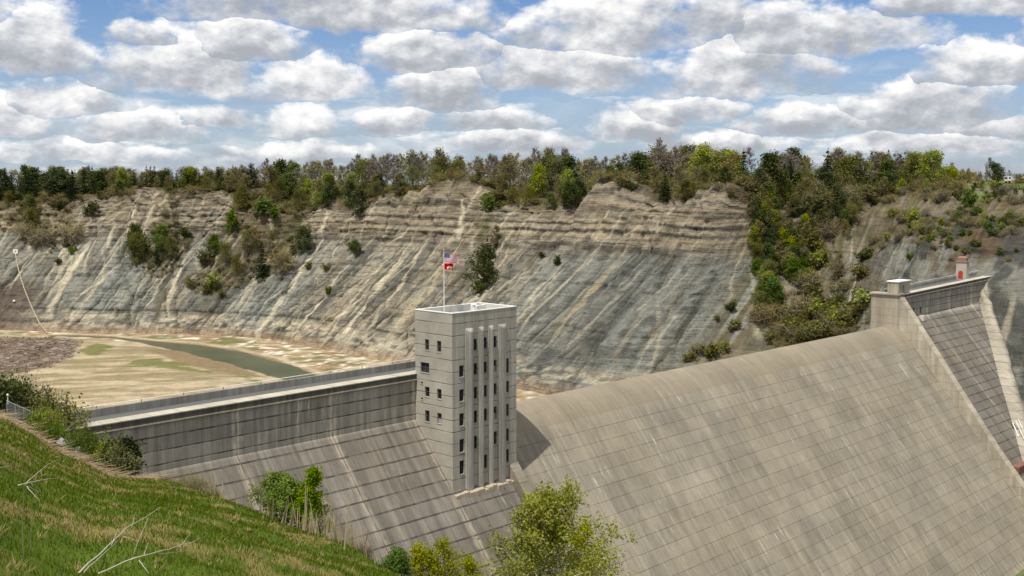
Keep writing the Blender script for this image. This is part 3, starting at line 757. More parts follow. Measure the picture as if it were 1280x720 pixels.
# river surface
tw = NT('river_water'); tcw = tw.n('ShaderNodeTexCoord').outputs['Object']
cw = tw.mix(tw.mapr(tw.noise(tcw, 0.05, 4), .35, .65), (.055, .064, .032), (.080, .088, .046))
M_water = tw.out(cw, 0.3, tw.bump(tw.noise(tcw, 0.9, 4, .6), 0.12, 0.1), 0.35)
rv = [(x, y, ZF - 0.42) for x, y in RIV]
mw = MB(); mw.add([(-560, 300, ZF - .42), (40, 300, ZF - .42), (40, 700, ZF - .42), (-560, 700, ZF - .42)], [(0, 1, 2, 3)])
tag(mw.build('river_water', M_water), 'murky green river bending along the cliff foot', kind='structure')
mp_ = MB(); mp_.add([dam_w(60, -48, -63.2), dam_w(60, -160, -63.2), dam_w(330, -160, -63.2), dam_w(330, -48, -63.2)], [(0, 1, 2, 3)])
tag(mp_.build('stilling_pool_water', M_water), 'green pool below the dam toe', kind='structure')

# ================================================================== near hillside
EDGE = [((-640, -300), 31), ((-420, 0), 31), ((-330, 90), 29), ((-200, 125), 20), ((-130, 134), 11), ((-90, 137), 5.5), ((-62.2, 134), 3.1), ((-50.5, 120), 2.3), ((-40, 108), 2.4), ((-30.3, 95), 5.0), ((-21.4, 82), 7.2), ((-15.2, 72), 8.5), ((-10, 63), 10.0), ((-6.5, 56), 11.2), ((-1.5, 42), 14.2), ((3.5, 24), 19.8),
        ((9, 8), 25.5), ((16, -10), 28.6), ((30, -50), 29.5), ((60, -150), 30), ((80, -330), 30)]
ex = np.array([(e[0][0], e[0][1], e[1]) for e in EDGE], float)
et = np.concatenate([[0], np.cumsum(np.linalg.norm(np.diff(ex, axis=0), axis=1))])
es = np.concatenate([np.linspace(et[0], et[3], 30)[:-1], np.linspace(et[3], et[16], 330), np.linspace(et[16], et[-1], 24)[1:]])
E3 = np.stack([np.interp(es, et, ex[:, k]) for k in range(3)], 1)
G0 = np.array([-0.5, -1.5, 29.15])
td = np.concatenate([np.linspace(0, 1, 90) ** 1.5, 1 + np.linspace(0, 1, 46)[1:] ** 1.4])
tan_e = np.gradient(E3[:, :2], axis=0); tan_e /= np.linalg.norm(tan_e, axis=1)[:, None]
nrm_e = np.stack([-tan_e[:, 1], tan_e[:, 0]], 1); nrm_e *= np.sign((nrm_e * (E3[:, :2] - G0[:2])).sum(1))[:, None]
nrm_e[np.isnan(nrm_e)] = 0
for _ in range(40): nrm_e[1:-1] = (nrm_e[:-2] + nrm_e[1:-1] + nrm_e[2:]) / 3
nrm_e /= np.linalg.norm(nrm_e, axis=1)[:, None]
HP = np.zeros((len(es), len(td), 3))
for j, tt in enumerate(td):
    if tt <= 1: HP[:, j] = G0 + (E3 - G0) * tt
    else:
        k = tt - 1; drop = (E3[:, 2] + 64)
        HP[:, j, :2] = E3[:, :2] + nrm_e * (drop * 1.15 * k)[:, None]
        HP[:, j, 2] = E3[:, 2] - drop * k
rad = np.hypot(HP[..., 0], HP[..., 1])
HP[..., 2] += (fbm(HP[..., 0] / 9, HP[..., 1] / 9, 3, 4) - 0.5) * 1.1 * sstep(3, 25, rad) + (fbm(HP[..., 0] / 2.2, HP[..., 1] / 2.2, 13, 3) - 0.5) * 0.28 * sstep(2, 10, rad)
hn = fbm(HP[..., 0] / 3.0, HP[..., 1] / 3.0, 5, 4); hn2 = fbm(HP[..., 0] / 12, HP[..., 1] / 12, 15, 3)
HG = np.array([.072, .112, .009]); HT = np.array([.215, .165, .058]); HS = np.array([.36, .30, .18])


def turf_tone(x, y):
    """0 = fresh green, 1 = dead tan tuft"""
    a = fbm(x / 1.5, y / 2.8, 5, 4); b = fbm(x / 11, y / 11, 15, 3)
    return sstep(0.49, 0.60, a + 0.40 * (b - 0.5))


SWATH = [(-60.5, 128), (-52, 116.5), (-43.5, 107.5), (-36, 100.5), (-31, 96)]           # line of straw-coloured dead brush
hsw = poly_dist(HP[..., 0], HP[..., 1], SWATH, False)
hc = mixc_(np.broadcast_to(HG, HP.shape).copy(), turf_tone(HP[..., 0], HP[..., 1]) * 0.75, HT)
hc = mixc_(hc, sstep(3.4, 1.2, hsw + 2 * (hn - .5)) * 0.9, np.array([.30, .22, .14]))
skirt = sstep(1.0, 1.05, np.broadcast_to(td, HP.shape[:2])); hc = mixc_(hc, skirt * sstep(.4, .6, hn), SOIL)
hid = np.arange(HP.shape[0] * HP.shape[1]).reshape(HP.shape[:2])
hq = np.stack([hid[:-1, :-1], hid[:-1, 1:], hid[1:, 1:], hid[1:, :-1]], -1).reshape(-1, 4)
M_turf = col_mat('hillside_turf', fine=5.0, amp=0.4, bump=0.6, bdist=0.1)
hill_me = mesh_np('hillside', HP.reshape(-1, 3), hq, hc.reshape(-1, 3), smooth=True)
hill_o = tag(obj('hillside', hill_me, M_turf), 'steep grassy slope in front of the dam', kind='structure')

def bvh(me):
    n = len(me.vertices); co = np.empty(n * 3, np.float32); me.vertices.foreach_get('co', co)
    return BVHTree.FromPolygons([tuple(v) for v in co.reshape(-1, 3)], [tuple(p.vertices) for p in me.polygons])


B_wall = bvh(wall_me); B_hill = bvh(hill_me); B_floor = bvh(floor_o.data); B_plat = bvh(plat_o.data)


def hit(px, py, trees=None):
    """the point of the land that shows at a place of the photograph"""
    r = Vector(ray(px, py)).normalized(); bst = None
    for b in (trees or (B_wall, B_floor, B_plat)):
        q = b.ray_cast(Vector(CAM), r)
        if q[0] is not None and (bst is None or q[3] < bst[1]): bst = (q[0], q[3])
    return None if bst is None else np.array(bst[0])


def drop(x, y, trees):
    zb_ = None
    for b in trees:
        q = b.ray_cast(Vector((x, y, 400)), Vector((0, 0, -1)))
        if q[0] is not None and (zb_ is None or q[0].z > zb_): zb_ = q[0].z
    if zb_ is None:
        for b in (trees if len(trees) > 1 else ()):
            q = b.find_nearest(Vector((x, y, 28)))
            if q[0] is not None: return q[0].z
    return zb_
# ================================================================== dam
C_GREY = (.235, .222, .200); C_TAN = (.345, .305, .24); C_LITE = (.52, .485, .415)
M_face = concrete('dam_face_concrete', (.186, .169, .142), 1.98, 0.92, 17.3, 5.4, 0.15, 0.08, 0.62, 0.20, minor=8.65, warm=(1.04, 1.0, .94), white=0.5, streak_dark=0.6, band=1.0, pale_above=-7.9)
M_spill = concrete('spillway_concrete', (.268, .232, .170), 2.2, 0.3, 15.3, 1.2, 0.075, 0.62, 0.50, 0.15, minor=5.1, clus=0.9, vj=0.35, warm=(.97, 1.0, 1.06), white=1.0, streak_dark=0.35, crest=-13.2)
M_train = concrete('training_wall_concrete', (.43, .375, .285), 2.2, 0.3, 60, 0, 0.07, 0.55, 0.5, 0.12, white=0.4, xaxis=1)
M_lite = concrete('walkway_concrete', (.45, .405, .32), 50, 7, 4.4, 0.6, 0.16, 0.35, 0.25, 0.10)
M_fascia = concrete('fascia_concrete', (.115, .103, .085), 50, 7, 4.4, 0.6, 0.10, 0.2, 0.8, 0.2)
M_ledge = concrete('ledge_concrete', (.40, .36, .29), 50, 7, 8.8, 0.6, 0.08, 0.4, 0.5, 0.15)
M_par = concrete('parapet_concrete', (.27, .26, .235), 50, 7, 4.4, 0.6, 0.08, 0.4, 0.5, 0.15)
M_asph = simple('crest_road_asphalt', (.11, .108, .10), .95, .15, 1.5)
M_steel = simple('galvanised_steel', (.42, .42, .41), .5, .1, 6, metal=0.6)
M_white = simple('white_paint', (.78, .77, .73), .55, .06, 6)

dam = thing('dam', 'long grey concrete gravity dam with broad sloping spillway across the gorge', 'dam', DAM_O, DAM_R)
ZB, SL = -66.0, 1.19
# overflow spillway: ogee profile
YC, ZC, KO, XL = 2.6, -9.2, 8.3, 7.7
prof = [(6.3, ZB), (6.3, -12.2)]
for a in np.linspace(180, 90, 9)[0:]:
    r_ = math.radians(180 - a)
    prof.append((YC + 3.7 * math.cos(r_), ZC - 3.0 + 3.0 * math.sin(r_)))
prof = prof[:2] + prof[3:]
for xx in np.linspace(0.35, XL, 22): prof.append((YC - xx, ZC - xx ** 1.85 / KO))
zl = ZC - XL ** 1.85 / KO
nseg = 56
for k in range(1, nseg + 1):
    xx = XL + (47.2 - XL) * k / nseg; prof.append((YC - xx, zl - 1.255 * (xx - XL)))
yt, zt_ = prof[-1]
for k in range(1, 6): prof.append((yt - 1.3 * k, zt_ - 1.5 * k + 0.28 * k * k))
prof = np.array(prof); xs = np.arange(73.2, 244.21, 1.9)
XS, I_ = np.meshgrid(xs, np.arange(len(prof)), indexing='ij')
SV = np.stack([XS, prof[I_, 0], prof[I_, 1]], -1)
SV[..., 1] += 0.05 * (fbm(SV[..., 0] / 5, SV[..., 2] / 2.2, 1, 3) - 0.5) * 2 * (SV[..., 2] > ZB + 3)
sid = np.arange(XS.size).reshape(XS.shape)
sq = np.stack([sid[:-1, :-1], sid[:-1, 1:], sid[1:, 1:], sid[1:, :-1]], -1).reshape(-1, 4)
obj('spillway', mesh_np('spillway', SV.reshape(-1, 3), sq, smooth=True), M_spill, dam, 'broad pale brown overflow slope with rounded crest')
b = MB(); b.prism([(yt - 8.6, -67), (yt - 8.6, -63.7), (yt - 7.2, -63.7), (yt - 7.2, -67)], 73, 244); b.build('end_sill', simple('stained_sill', (.36, .20, .10), .9, .3, .6), dam)


def ramp(m, x0, x1, dz):
    m.v = [(x, y, z + dz * max(0, (x - x0) / (x1 - x0))) if z > -30 else (x, y, z) for x, y, z in m.v]; return m


def wing(xa, xb, label, dz=0.0):
    R_ = lambda m: ramp(m, xa, xb, dz)
    m = MB(); brk = -7.9
    m.prism([(6.0, ZB), (6.0, -0.4), (0.15, -0.4), (0.15, brk), (-46.2, brk - SL * 46.35), (-46.2, ZB)][::-1], xa, xb)
    w = R_(m).build('wing_wall', M_face, dam, label=label)
    m = MB(); m.box(xa, xb, -0.16, 2.4, -0.14, 0.0); R_(m).build('walkway', M_lite, dam)
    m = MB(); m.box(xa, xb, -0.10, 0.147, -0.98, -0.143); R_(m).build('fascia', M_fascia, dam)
    m = MB(); m.box(xa, xb, -0.22, 0.147, -1.15, -0.983); R_(m).build('ledge', M_ledge, dam)
    m = MB(); m.box(xa, xb, 2.403, 5.597, -0.42, -0.16); R_(m).build('crest_road', M_asph, dam)
    m = MB(); m.bbox(xa, xb, 5.6, 6.03, -0.45, 0.95, .04); R_(m).build('parapet', M_par, dam)
    m = MB(); m.tube([(xa, 5.82, 1.34), (xb, 5.82, 1.34 + dz)], 0.05, 6)
    rail = m.build('handrail', M_white, dam)
    for x in np.arange(xa + 2, xb - 1, 6.6):
        zz_ = dz * (x - xa) / (xb - xa)
        q = MB(); q.box(x - .06, x + .06, 5.76, 5.88, 0.9 + zz_, 1.36 + zz_); q.build('rail_post', M_steel, rail)
    return w


wing(-24.0, 70.5, 'stained grey wing with upright top and sloping lower face')
wing(247.0, 332.0, 'wing with dark gridded joints running into the far abutment', 1.7)
# training walls beside the spillway
m = MB(); m.prism([(8.3, ZB), (8.3, -0.1), (0.0, -0.1), (-28.3, -39.7), (-46.5, -62.5), (-46.5, ZB)][::-1], 244.2, 247.2)
m.build('training_wall', M_train, dam, label='pale training wall stepping down beside the far end of the spillway')
m = MB(); m.prism([(6.0, ZB), (6.0, -7.0), (-0.9, -7.0), (-46.3, -61.7), (-46.3, ZB)][::-1], 70.9, 73.1)
m.build('training_wall', concrete('tan_wall_concrete', (.27, .235, .178), 2.2, 0.3, 60, 0, 0.07, 0.55, 0.6, 0.15, xaxis=1), dam, label='low tan training wall beside the tower')
# coping and stair house on the far pier
m = MB(); m.bbox(243.7, 247.6, -0.5, 8.7, -0.1, 0.35, .05); m.build('coping', M_ledge, dam)
m = MB(); m.bbox(244.2, 252.0, 0.1, 3.4, 0.35, 3.7, .08); hb = m.build('stair_house', M_train, dam)
m = MB(); m.bbox(243.95, 252.25, -0.15, 3.65, 3.7, 4.0, .05); m.build('roof_slab', M_white, hb)
m = MB(); m.box(246.8, 248.0, -0.02, 0.098, 0.4, 2.5); m.build('door', simple('steel_door', (.16, .15, .13), .6), hb)
for xx in (254.8, 259.6):      # drain openings with pale runs at the foot of the upright face
    m = MB(); m.box(xx, xx + .7, 0.03, 0.149, -6.6, -4.6); m.build('drain_slot', simple('drain_dark', (.03, .03, .03), .9), dam)
    m = MB(); m.box(xx - .1, xx + 1.0, -1.2, 0.14, -8.9, -7.2); m.build('drain_lip', simple('lime_stain', (.62, .58, .5), .9), dam)


def on_slope(px, py):
    r = ray(px, py); o = np.array(CAM)
    # plane in dam coordinates: z = -7.9 + SL * (y - .4)
    f = lambda k: (lambda d: d[2] + 7.9 - SL * (d[1] - .4))(dam_l(o + r * k))
    a, c_ = 10.0, 900.0
    for _ in range(60):
        mid = (a + c_) / 2
        if f(mid) > 0: a = mid
        else: c_ = mid
    return dam_l(o + r * a)


# pale abutment apron curving along the rock at the far end
CP = [(1225, 364), (1235, 383), (1240, 402), (1250, 424), (1257, 450), (1263, 476), (1272, 502), (1281, 532), (1298, 590), (1316, 650)]
IN_ = [(1219, 371), (1222, 384), (1227, 402), (1233, 424), (1240, 450), (1247, 476), (1255, 502), (1264, 532), (1280, 590), (1296, 650)]
a_in = [on_slope(x, y) for x, y in IN_]


def before(px, py, back):
    q_ = hit(px, py, (B_wall,)); q_ = at_d(px, py, 330.0) if q_ is None else q_; d_ = q_ - CAM; return dam_l(CAM + d_ * (1 - back / np.linalg.norm(d_)))


a_out = [before(x, y, 1.5) for x, y in CP]
a_rim = [before(x + 5, y - 3, 0.6) for x, y in CP]
n = len(CP); rows = [np.array(a_in) + [0, 0, .05], (np.array(a_in) + np.array(a_out)) / 2 + [-.6, -.9, .2], np.array(a_out), np.array(a_rim), np.array(a_rim) + [3, 4, -3]]
fine_rows = []
for r_ in rows:
    tt = np.linspace(0, n - 1, 60); fine_rows.append(np.stack([np.interp(tt, np.arange(n), np.array(r_)[:, k]) for k in range(3)], 1))
av = np.stack(fine_rows, 1); av[:, 2:4, 2] += (fbm(np.arange(60)[:, None] / 3.0, np.array([[0, 7]]), 4, 3) - .5) * 1.6
aid = np.arange(60 * 5).reshape(60, 5); aq = np.stack([aid[:-1, :-1], aid[:-1, 1:], aid[1:, 1:], aid[1:, :-1]], -1).reshape(-1, 4)
obj('abutment_apron', mesh_np('abutment_apron', av.reshape(-1, 3), aq, smooth=True), concrete('apron_concrete', (.36, .32, .25), 1.98, .92, 60, 0, .10, .4, .4, .1), dam, 'pale curved concrete apron against the rock')

# ================================================================== control tower
tw = thing('control_tower', 'tall pale concrete tower with fluted pilasters and slot windows standing on the dam', 'tower', DAM_O, DAM_R)
M_tower = concrete('tower_concrete', (.405, .372, .308), 1.985, 1.08, 60, 20, 0.085, 0.16, 0.62, 0.07, streak_dark=0.40)
M_pil = concrete('pilaster_concrete', (.395, .375, .325), 60, 30, 60, 20, 0.02, 0.5, 0.55, 0.05)
TX0, TX1, TY0, TY1, TZ0, TZ1 = 57.5, 72.7, -8.8, 0.22, -23.0, 10.7
FW = []
for z0, z1, cs in [(4.22, 6.14, '234'), (0.14, 2.06, '12345'), (-3.9, -1.92, '12345'), (-8.0, -5.9, '12345'), (-12.4, -10.2, '1245'), (-16.1, -13.8, '135')]:
    for ch in cs:
        x0, x1 = {'1': (59.04, 60.1), '2': (62.27, 63.15), '3': (64.6, 65.48), '4': (66.98, 67.83), '5': (70.02, 70.82)}[ch]
        FW.append((x0, x1, z0, z1, 2))
for i, w in enumerate(FW):
    if w[0] > 70 and abs(w[2] - 0.14) < .01: FW[i] = (w[0], w[1], -0.5, 2.0, 2)
LW = [(-3.2, -2.2, 4.2, 6.0, 2), (-6.17, -5.15, 4.15, 6.0, 2), (-3.22, -1.07, 0.35, 2.05, 6), (-3.24, -2.12, -3.65, -1.98, 2), (-6.17, -5.1, -3.65, -1.98, 2), (-3.2, -2.1, -7.9, -5.98, 2), (-6.18, -5.1, -7.75, -6.0, 2), (-1.64, -1.09, -1.63, -1.26, 1), (-1.62, -1.07, -4.34, -3.99, 1)]


def holed(m, place, u0, u1, v0, v1, holes, depth):
    us = sorted({u0, u1, *[h[0] for h in holes], *[h[1] for h in holes]}); vs = sorted({v0, v1, *[h[2] for h in holes], *[h[3] for h in holes]})
    for i in range(len(us) - 1):
        for j in range(len(vs) - 1):
            cu, cv = (us[i] + us[i + 1]) / 2, (vs[j] + vs[j + 1]) / 2
            if any(h[0] < cu < h[1] and h[2] < cv < h[3] for h in holes): continue
            m.add([place(us[i], vs[j], 0), place(us[i + 1], vs[j], 0), place(us[i + 1], vs[j + 1], 0), place(us[i], vs[j + 1], 0)], [(0, 1, 2, 3)])
    for a, b_, c_, d_, *_r in holes:
        q = [(a, c_), (b_, c_), (b_, d_), (a, d_)]
        for k in range(4):
            p0, p1 = q[k], q[(k + 1) % 4]
            m.add([place(*p0, 0), place(*p1, 0), place(*p1, depth), place(*p0, depth)], [(0, 1, 2, 3)])


fp = lambda u, v, d: (u, TY0 + d, v)
lp = lambda u, v, d: (TX0 + d, u, v)
m = MB(); holed(m, fp, TX0, TX1, TZ0, TZ1, FW, .38); holed(m, lp, TY0, TY1, TZ0, TZ1, LW, .38)
m.add([(TX1, TY0, TZ0), (TX1, TY1, TZ0), (TX1, TY1, TZ1), (TX1, TY0, TZ1)], [(0, 1, 2, 3)]); m.add([(TX0, TY1, TZ0), (TX1, TY1, TZ0), (TX1, TY1, TZ1), (TX0, TY1, TZ1)], [(0, 1, 2, 3)])
m.build('wall', M_tower, tw)
M_glass = NT('window_glass'); M_glass = M_glass.out((.012, .014, .016), .08, None, .5)
M_frame = simple('window_frame_metal', (.07, .072, .07), .6); M_reflect = simple('painted_pane_reflection', (.30, .31, .29), .9)
for place, L_ in ((fp, FW), (lp, LW)):
    for k, (a, b_, c_, d_, pn) in enumerate(L_):
        def qb(u0, u1, v0, v1, d0, d1, mb):
            P8 = [place(u, v, d) for d in (d0, d1) for u, v in ((u0, v0), (u1, v0), (u1, v1), (u0, v1))]
            mb.add(P8, [(0, 1, 2, 3), (4, 5, 6, 7), (0, 1, 5, 4), (1, 2, 6, 5), (2, 3, 7, 6), (3, 0, 4, 7)])
        e = .05; mb = MB(); d0, d1 = .24, .32
        qb(a, b_, c_, c_ + e, d0, d1, mb); qb(a, b_, d_ - e, d_, d0, d1, mb); qb(a, a + e, c_ + e, d_ - e, d0, d1, mb); qb(b_ - e, b_, c_ + e, d_ - e, d0, d1, mb)
        if pn >= 2: qb(a + e, b_ - e, (c_ + d_) / 2 - .03, (c_ + d_) / 2 + .03, d0, d1, mb)
        if pn == 6: qb((a + b_) / 2 - .05, (a + b_) / 2 + .05, c_ + e, d_ - e, d0 - .01, d1 - .01, mb)
        wdw = mb.build('window', M_frame, tw)
        pb = MB(); pb.add([place(a, c_, .3), place(b_, c_, .3), place(b_, d_, .3), place(a, d_, .3)], [(0, 1, 2, 3)])
        if (k * 7 + 3) % 5 == 0 and pn == 2:  # pale lower panel painted as a reflection in some panes
            pb.cur = 1; h0 = c_ + (.1 if k % 2 else .9); pb.add([place(a + e, c_ + e, .285), place(b_ - e, c_ + e, .285), place(b_ - e, h0, .285), place(a + e, h0, .285)], [(0, 1, 2, 3)])
        pb.build('pane', [M_glass, M_reflect], wdw)
        sb = MB(); qb(a - .06, b_ + .06, c_ - .10, c_ - .003, -.07, .3, sb); sb.build('sill', M_ledge, wdw)
# pilasters: three-stepped shafts with a rounded shoulder
for x0, x1 in ((60.42, 62.12), (63.45, 64.5), (65.78, 66.84), (68.2, 69.9)):
    m = MB(); w_ = x1 - x0
    for ins, dep, top in ((0.0, .26, 8.02), (w_ * .17, .38, 7.94), (w_ * .36, .47, 7.86)):
        y1 = TY0 - 0.002; y0 = TY0 - dep
        pr = [(y1, -19.9), (y0, -19.9), (y0, top - .55)]
        for a in np.linspace(0, 90, 6)[1:]: pr.append((y0 + (dep - .05) * (1 - math.cos(math.radians(a))), top - .55 + .55 * math.sin(math.radians(a))))
        pr.append((y1, top))
        m.prism(pr, x0 + ins, x1 - ins)
    m.build('pilaster', M_pil, tw)
# broken pale grout along the foot
r2 = random.Random(3); m = MB(); x = 57.3
while x < 72.4:
    w_ = r2.uniform(.5, 1.6); h_ = r2.uniform(.3, 1.1)
    m.bbox(x, min(x + w_, 72.6), -9.7 - r2.uniform(0, .5), -8.79, -20.9, -19.45 + h_ * .5, .12); x += w_ - .05
m.build('footing', simple('pale_grout', (.40, .33, .245), .95, .3, 1.2), tw)
# parapet ring, roof
m = MB(); t_ = .42
for x0, x1, y0, y1 in ((TX0, TX1, TY0, TY0 + t_), (TX0, TX1, TY1 - t_, TY1), (TX0, TX0 + t_, TY0 + t_, TY1 - t_), (TX1 - t_, TX1, TY0 + t_, TY1 - t_)):
    m.box(x0 + .004, x1 - .004, y0 + .004, y1 - .004, 9.6, TZ1 - .01)
m.build('roof_parapet', simple('parapet_white', (.55, .53, .48), .85, .12, 1), tw)
m = MB()
for x0, x1, y0, y1 in ((TX0 - .06, TX1 + .06, TY0 - .06, TY0 + t_), (TX0 - .06, TX1 + .06, TY1 - t_, TY1 + .06), (TX0 - .06, TX0 + t_, TY0 + t_, TY1 - t_), (TX1 - t_, TX1 + .06, TY0 + t_, TY1 - t_)):
    m.bbox(x0, x1, y0, y1, TZ1 - .008, TZ1 + .14, .03)
m.build('coping', simple('coping_white', (.66, .64, .58), .8, .1, 1), tw)
m = MB(); m.box(TX0 + t_, TX1 - t_, TY0 + t_, TY1 - t_, 9.5, 9.72); m.build('roof', simple('roof_gravel', (.30, .30, .285), .95, .2, 1.5), tw)
m = MB(); m.tube([(66.6, -4.6, 9.7), (66.6, -4.6, 11.2)], .24, 12); m.tube([(66.6, -4.6, 11.2), (66.6, -4.6, 11.3), (66.6, -4.6, 11.5)], [.24, .5, .32], 12); m.build('vent_pipe', M_white, tw)
m = MB(); m.tube([(63.4, -5.6, 9.7), (63.4, -5.6, 10.55)], .16, 10); m.tube([(63.4, -5.6, 10.5), (63.4, -5.6, 10.8)], [.25, .2], 10); m.build('vent_pipe', M_steel, tw)
m = MB(); m.bbox(64.3, 65.9, -5.4, -4.4, 9.7, 10.2, .05); m.build('roof_hatch', M_white, tw)
ac = thing('air_conditioner', 'small pale air conditioner box on the tower roof', 'air conditioner', dam_w(68.8, -3.4, 9.72), DAM_R)
m = MB(); m.bbox(-1.1, 1.1, -.8, .8, .12, 1.25, .05); m.build('casing', simple('ac_casing', (.62, .61, .55), .6), ac)
m = MB(); m.tube([(0, 0, 1.25), (0, 0, 1.33)], .55, 16); m.build('fan_grille', M_steel, ac)
m = MB(); m.box(-1.0, -.8, -.7, .7, 0, .118); m.box(.8, 1.0, -.7, .7, 0, .118); m.build('feet', M_steel, ac)

# ================================================================== flagpole and flags
PB = dam_w(63.4, -0.6, 9.72); PT = 20.4
fpole = thing('flagpole', 'slim white flagpole on the tower roof', 'flagpole', PB)
m = MB(); m.tube([(0, 0, 0), (0, 0, PT - 9.72)], [.085, .05], 10); m.build('pole', M_white, fpole)
m = MB(); m.tube([(0, 0, PT - 9.72 + k) for k in (0, .07, .16, .25, .3)], [.05, .12, .15, .1, .03], 10); m.build('finial', simple('gilt', (.7, .55, .2), .4, .05, 3, .8), fpole)
m = MB(); m.tube([(0, 0, 0), (0, 0, .3)], [.2, .16], 10); m.build('base', M_steel, fpole)


def flag(name, label, z1, w, h, nx, ny, pick, mats, droop):
    vs = []; 
    for i in range(nx + 1):
        for j in range(ny + 1):
            u = i / nx; v = j / ny
            yv = .28 * math.sin(u * 7.5 + v * 1.2) * (0.25 + u)
            vs.append((.08 + u * w * .94, yv, -v * h - droop * u * u - .12 * math.sin(u * 6 + v) * u))
    fs = []; mi = []
    for i in range(nx):
        for j in range(ny):
            fs.append((i * (ny + 1) + j, (i + 1) * (ny + 1) + j, (i + 1) * (ny + 1) + j + 1, i * (ny + 1) + j + 1)); mi.append(pick(i, j))
    me = bpy.data.meshes.new(name); me.from_pydata(vs, [], fs); me.polygons.foreach_set('material_index', mi); me.update()
    for mt in mats: me.materials.append(mt)
    o = bpy.data.objects.new(name, me); COL.objects.link(o); o.location = (PB[0], PB[1], z1); o.rotation_euler = (0, 0, math.radians(-8))
    return tag(o, label, 'flag')


FR, FWt, FB = leaf_mat('flag_red', [(.55, .02, .03)] * 2, .35, 0, .05), leaf_mat('flag_white', [(.85, .85, .85)] * 2, .35, 0, .05), leaf_mat('flag_blue', [(.02, .05, .22)] * 2, .3, 0, .05)


def us(i, j):
    if i < 20 and j < 14: return 1 if (i % 4 == 2 and j % 4 == 2) or (i % 4 == 0 and j % 4 == 0 and 0 < i and 0 < j) else 2
    return 0 if (j // 2) % 2 == 0 else 1


flag('flag', 'striped red and white flag with starry blue corner flying at the pole top', 19.95, 2.55, 1.38, 48, 26, us, [FR, FWt, FB], .5)
CAS = ['............', '............', '.....#.#....', '.#.#.###.#.#', '.###.###.###', '.###.###.###', '.##########.', '.####..####.', '.####..####.', '............']
flag('flag', 'red flag with small white castle flying under the striped flag', 18.25, 1.5, 1.05, 24, 14, lambda i, j: 1 if (4 <= j - 0 < 12 and 6 <= i < 22 and CAS[min(9, int((j - 4) * 10 / 8))][min(11, int((i - 6) * 12 / 16))] == '#') else 0, [FR, FWt], .12)

# ================================================================== portal hut at the far end of the crest
hut = thing('portal_hut', 'small pale concrete hut with red arched door at the far end of the dam crest', 'hut', dam_w(300.6, 2.4, 1.4), DAM_R)
m = MB(); m.bbox(0, 2.2, 0, 3.4, -2.2, 5.2, .05); m.build('wall', simple('hut_wall', (.40, .37, .31), .9, .2, .8), hut)
m = MB(); m.bbox(-.2, 2.4, -.2, 3.6, 5.2, 5.5, .08); m.bbox(.2, 2.0, .3, 3.1, 5.5, 7.2, .5); m.build('roof', simple('hut_roof', (.24, .15, .11), .9, .3, 1), hut)
m = MB(); pts = [(1.1, 0), (2.6, 0), (2.6, 1.7)] + [(1.85 + .75 * math.cos(a), 1.7 + .75 * math.sin(a)) for a in np.linspace(0, math.pi, 9)[1:-1]] + [(1.1, 1.7)]
n = len(pts); m.add([(-.12, y, z) for y, z in pts] + [(-.004, y, z) for y, z in pts], [tuple(range(n)), *[(i, (i + 1) % n, n + (i + 1) % n, n + i) for i in range(n)]])
dr_ = m.build('door', simple('red_door', (.42, .04, .022), .6, .1, 2), hut)
m = MB(); m.box(-.2, -.125, 1.4, 1.52, 1.0, 1.12); m.build('handle', M_steel, dr_)

# metal stair on the far wing slope
sp0, sp1 = on_slope(1265, 531), on_slope(1296, 602)
st = thing('metal_stairway', 'white metal stairway descending the far wing slope of the dam', 'stairway', DAM_O, DAM_R)
up_ = np.array([-.1, -.7, .9])
for s_ in (-1, 1):
    off_ = np.array([s_ * 1.0, 0, 0])
    m = MB(); m.tube([sp0 + off_ + up_ * .8, sp1 + off_ + up_ * .8], .16, 6); m.build('stringer', M_white, st)
    m = MB(); m.tube([sp0 + off_ + up_ * 2.0, sp1 + off_ + up_ * 2.0], .09, 6)
    for k in np.linspace(0.02, .98, 14): q = sp0 + (sp1 - sp0) * k + off_; m.tube([q + up_ * .7, q + up_ * 2.0], .06, 5)
    m.build('handrail', M_white, st)
m = MB()
for k in np.linspace(0.01, .99, 34): q = sp0 + (sp1 - sp0) * k + up_ * .82; m.box(q[0] - 1, q[0] + 1, q[1] - .3, q[1] + .3, q[2] - .05, q[2] + .05)
m.build('treads', M_steel, st)
q = on_slope(1276, 582); m = MB(); m.bbox(q[0] - 6, q[0] + 2.5, q[1] - 1.6, q[1] + .6, q[2] - 2, q[2] + .9, .1); m.build('landing', simple('rusty_landing', (.20, .10, .07), .9, .3, 1), st)

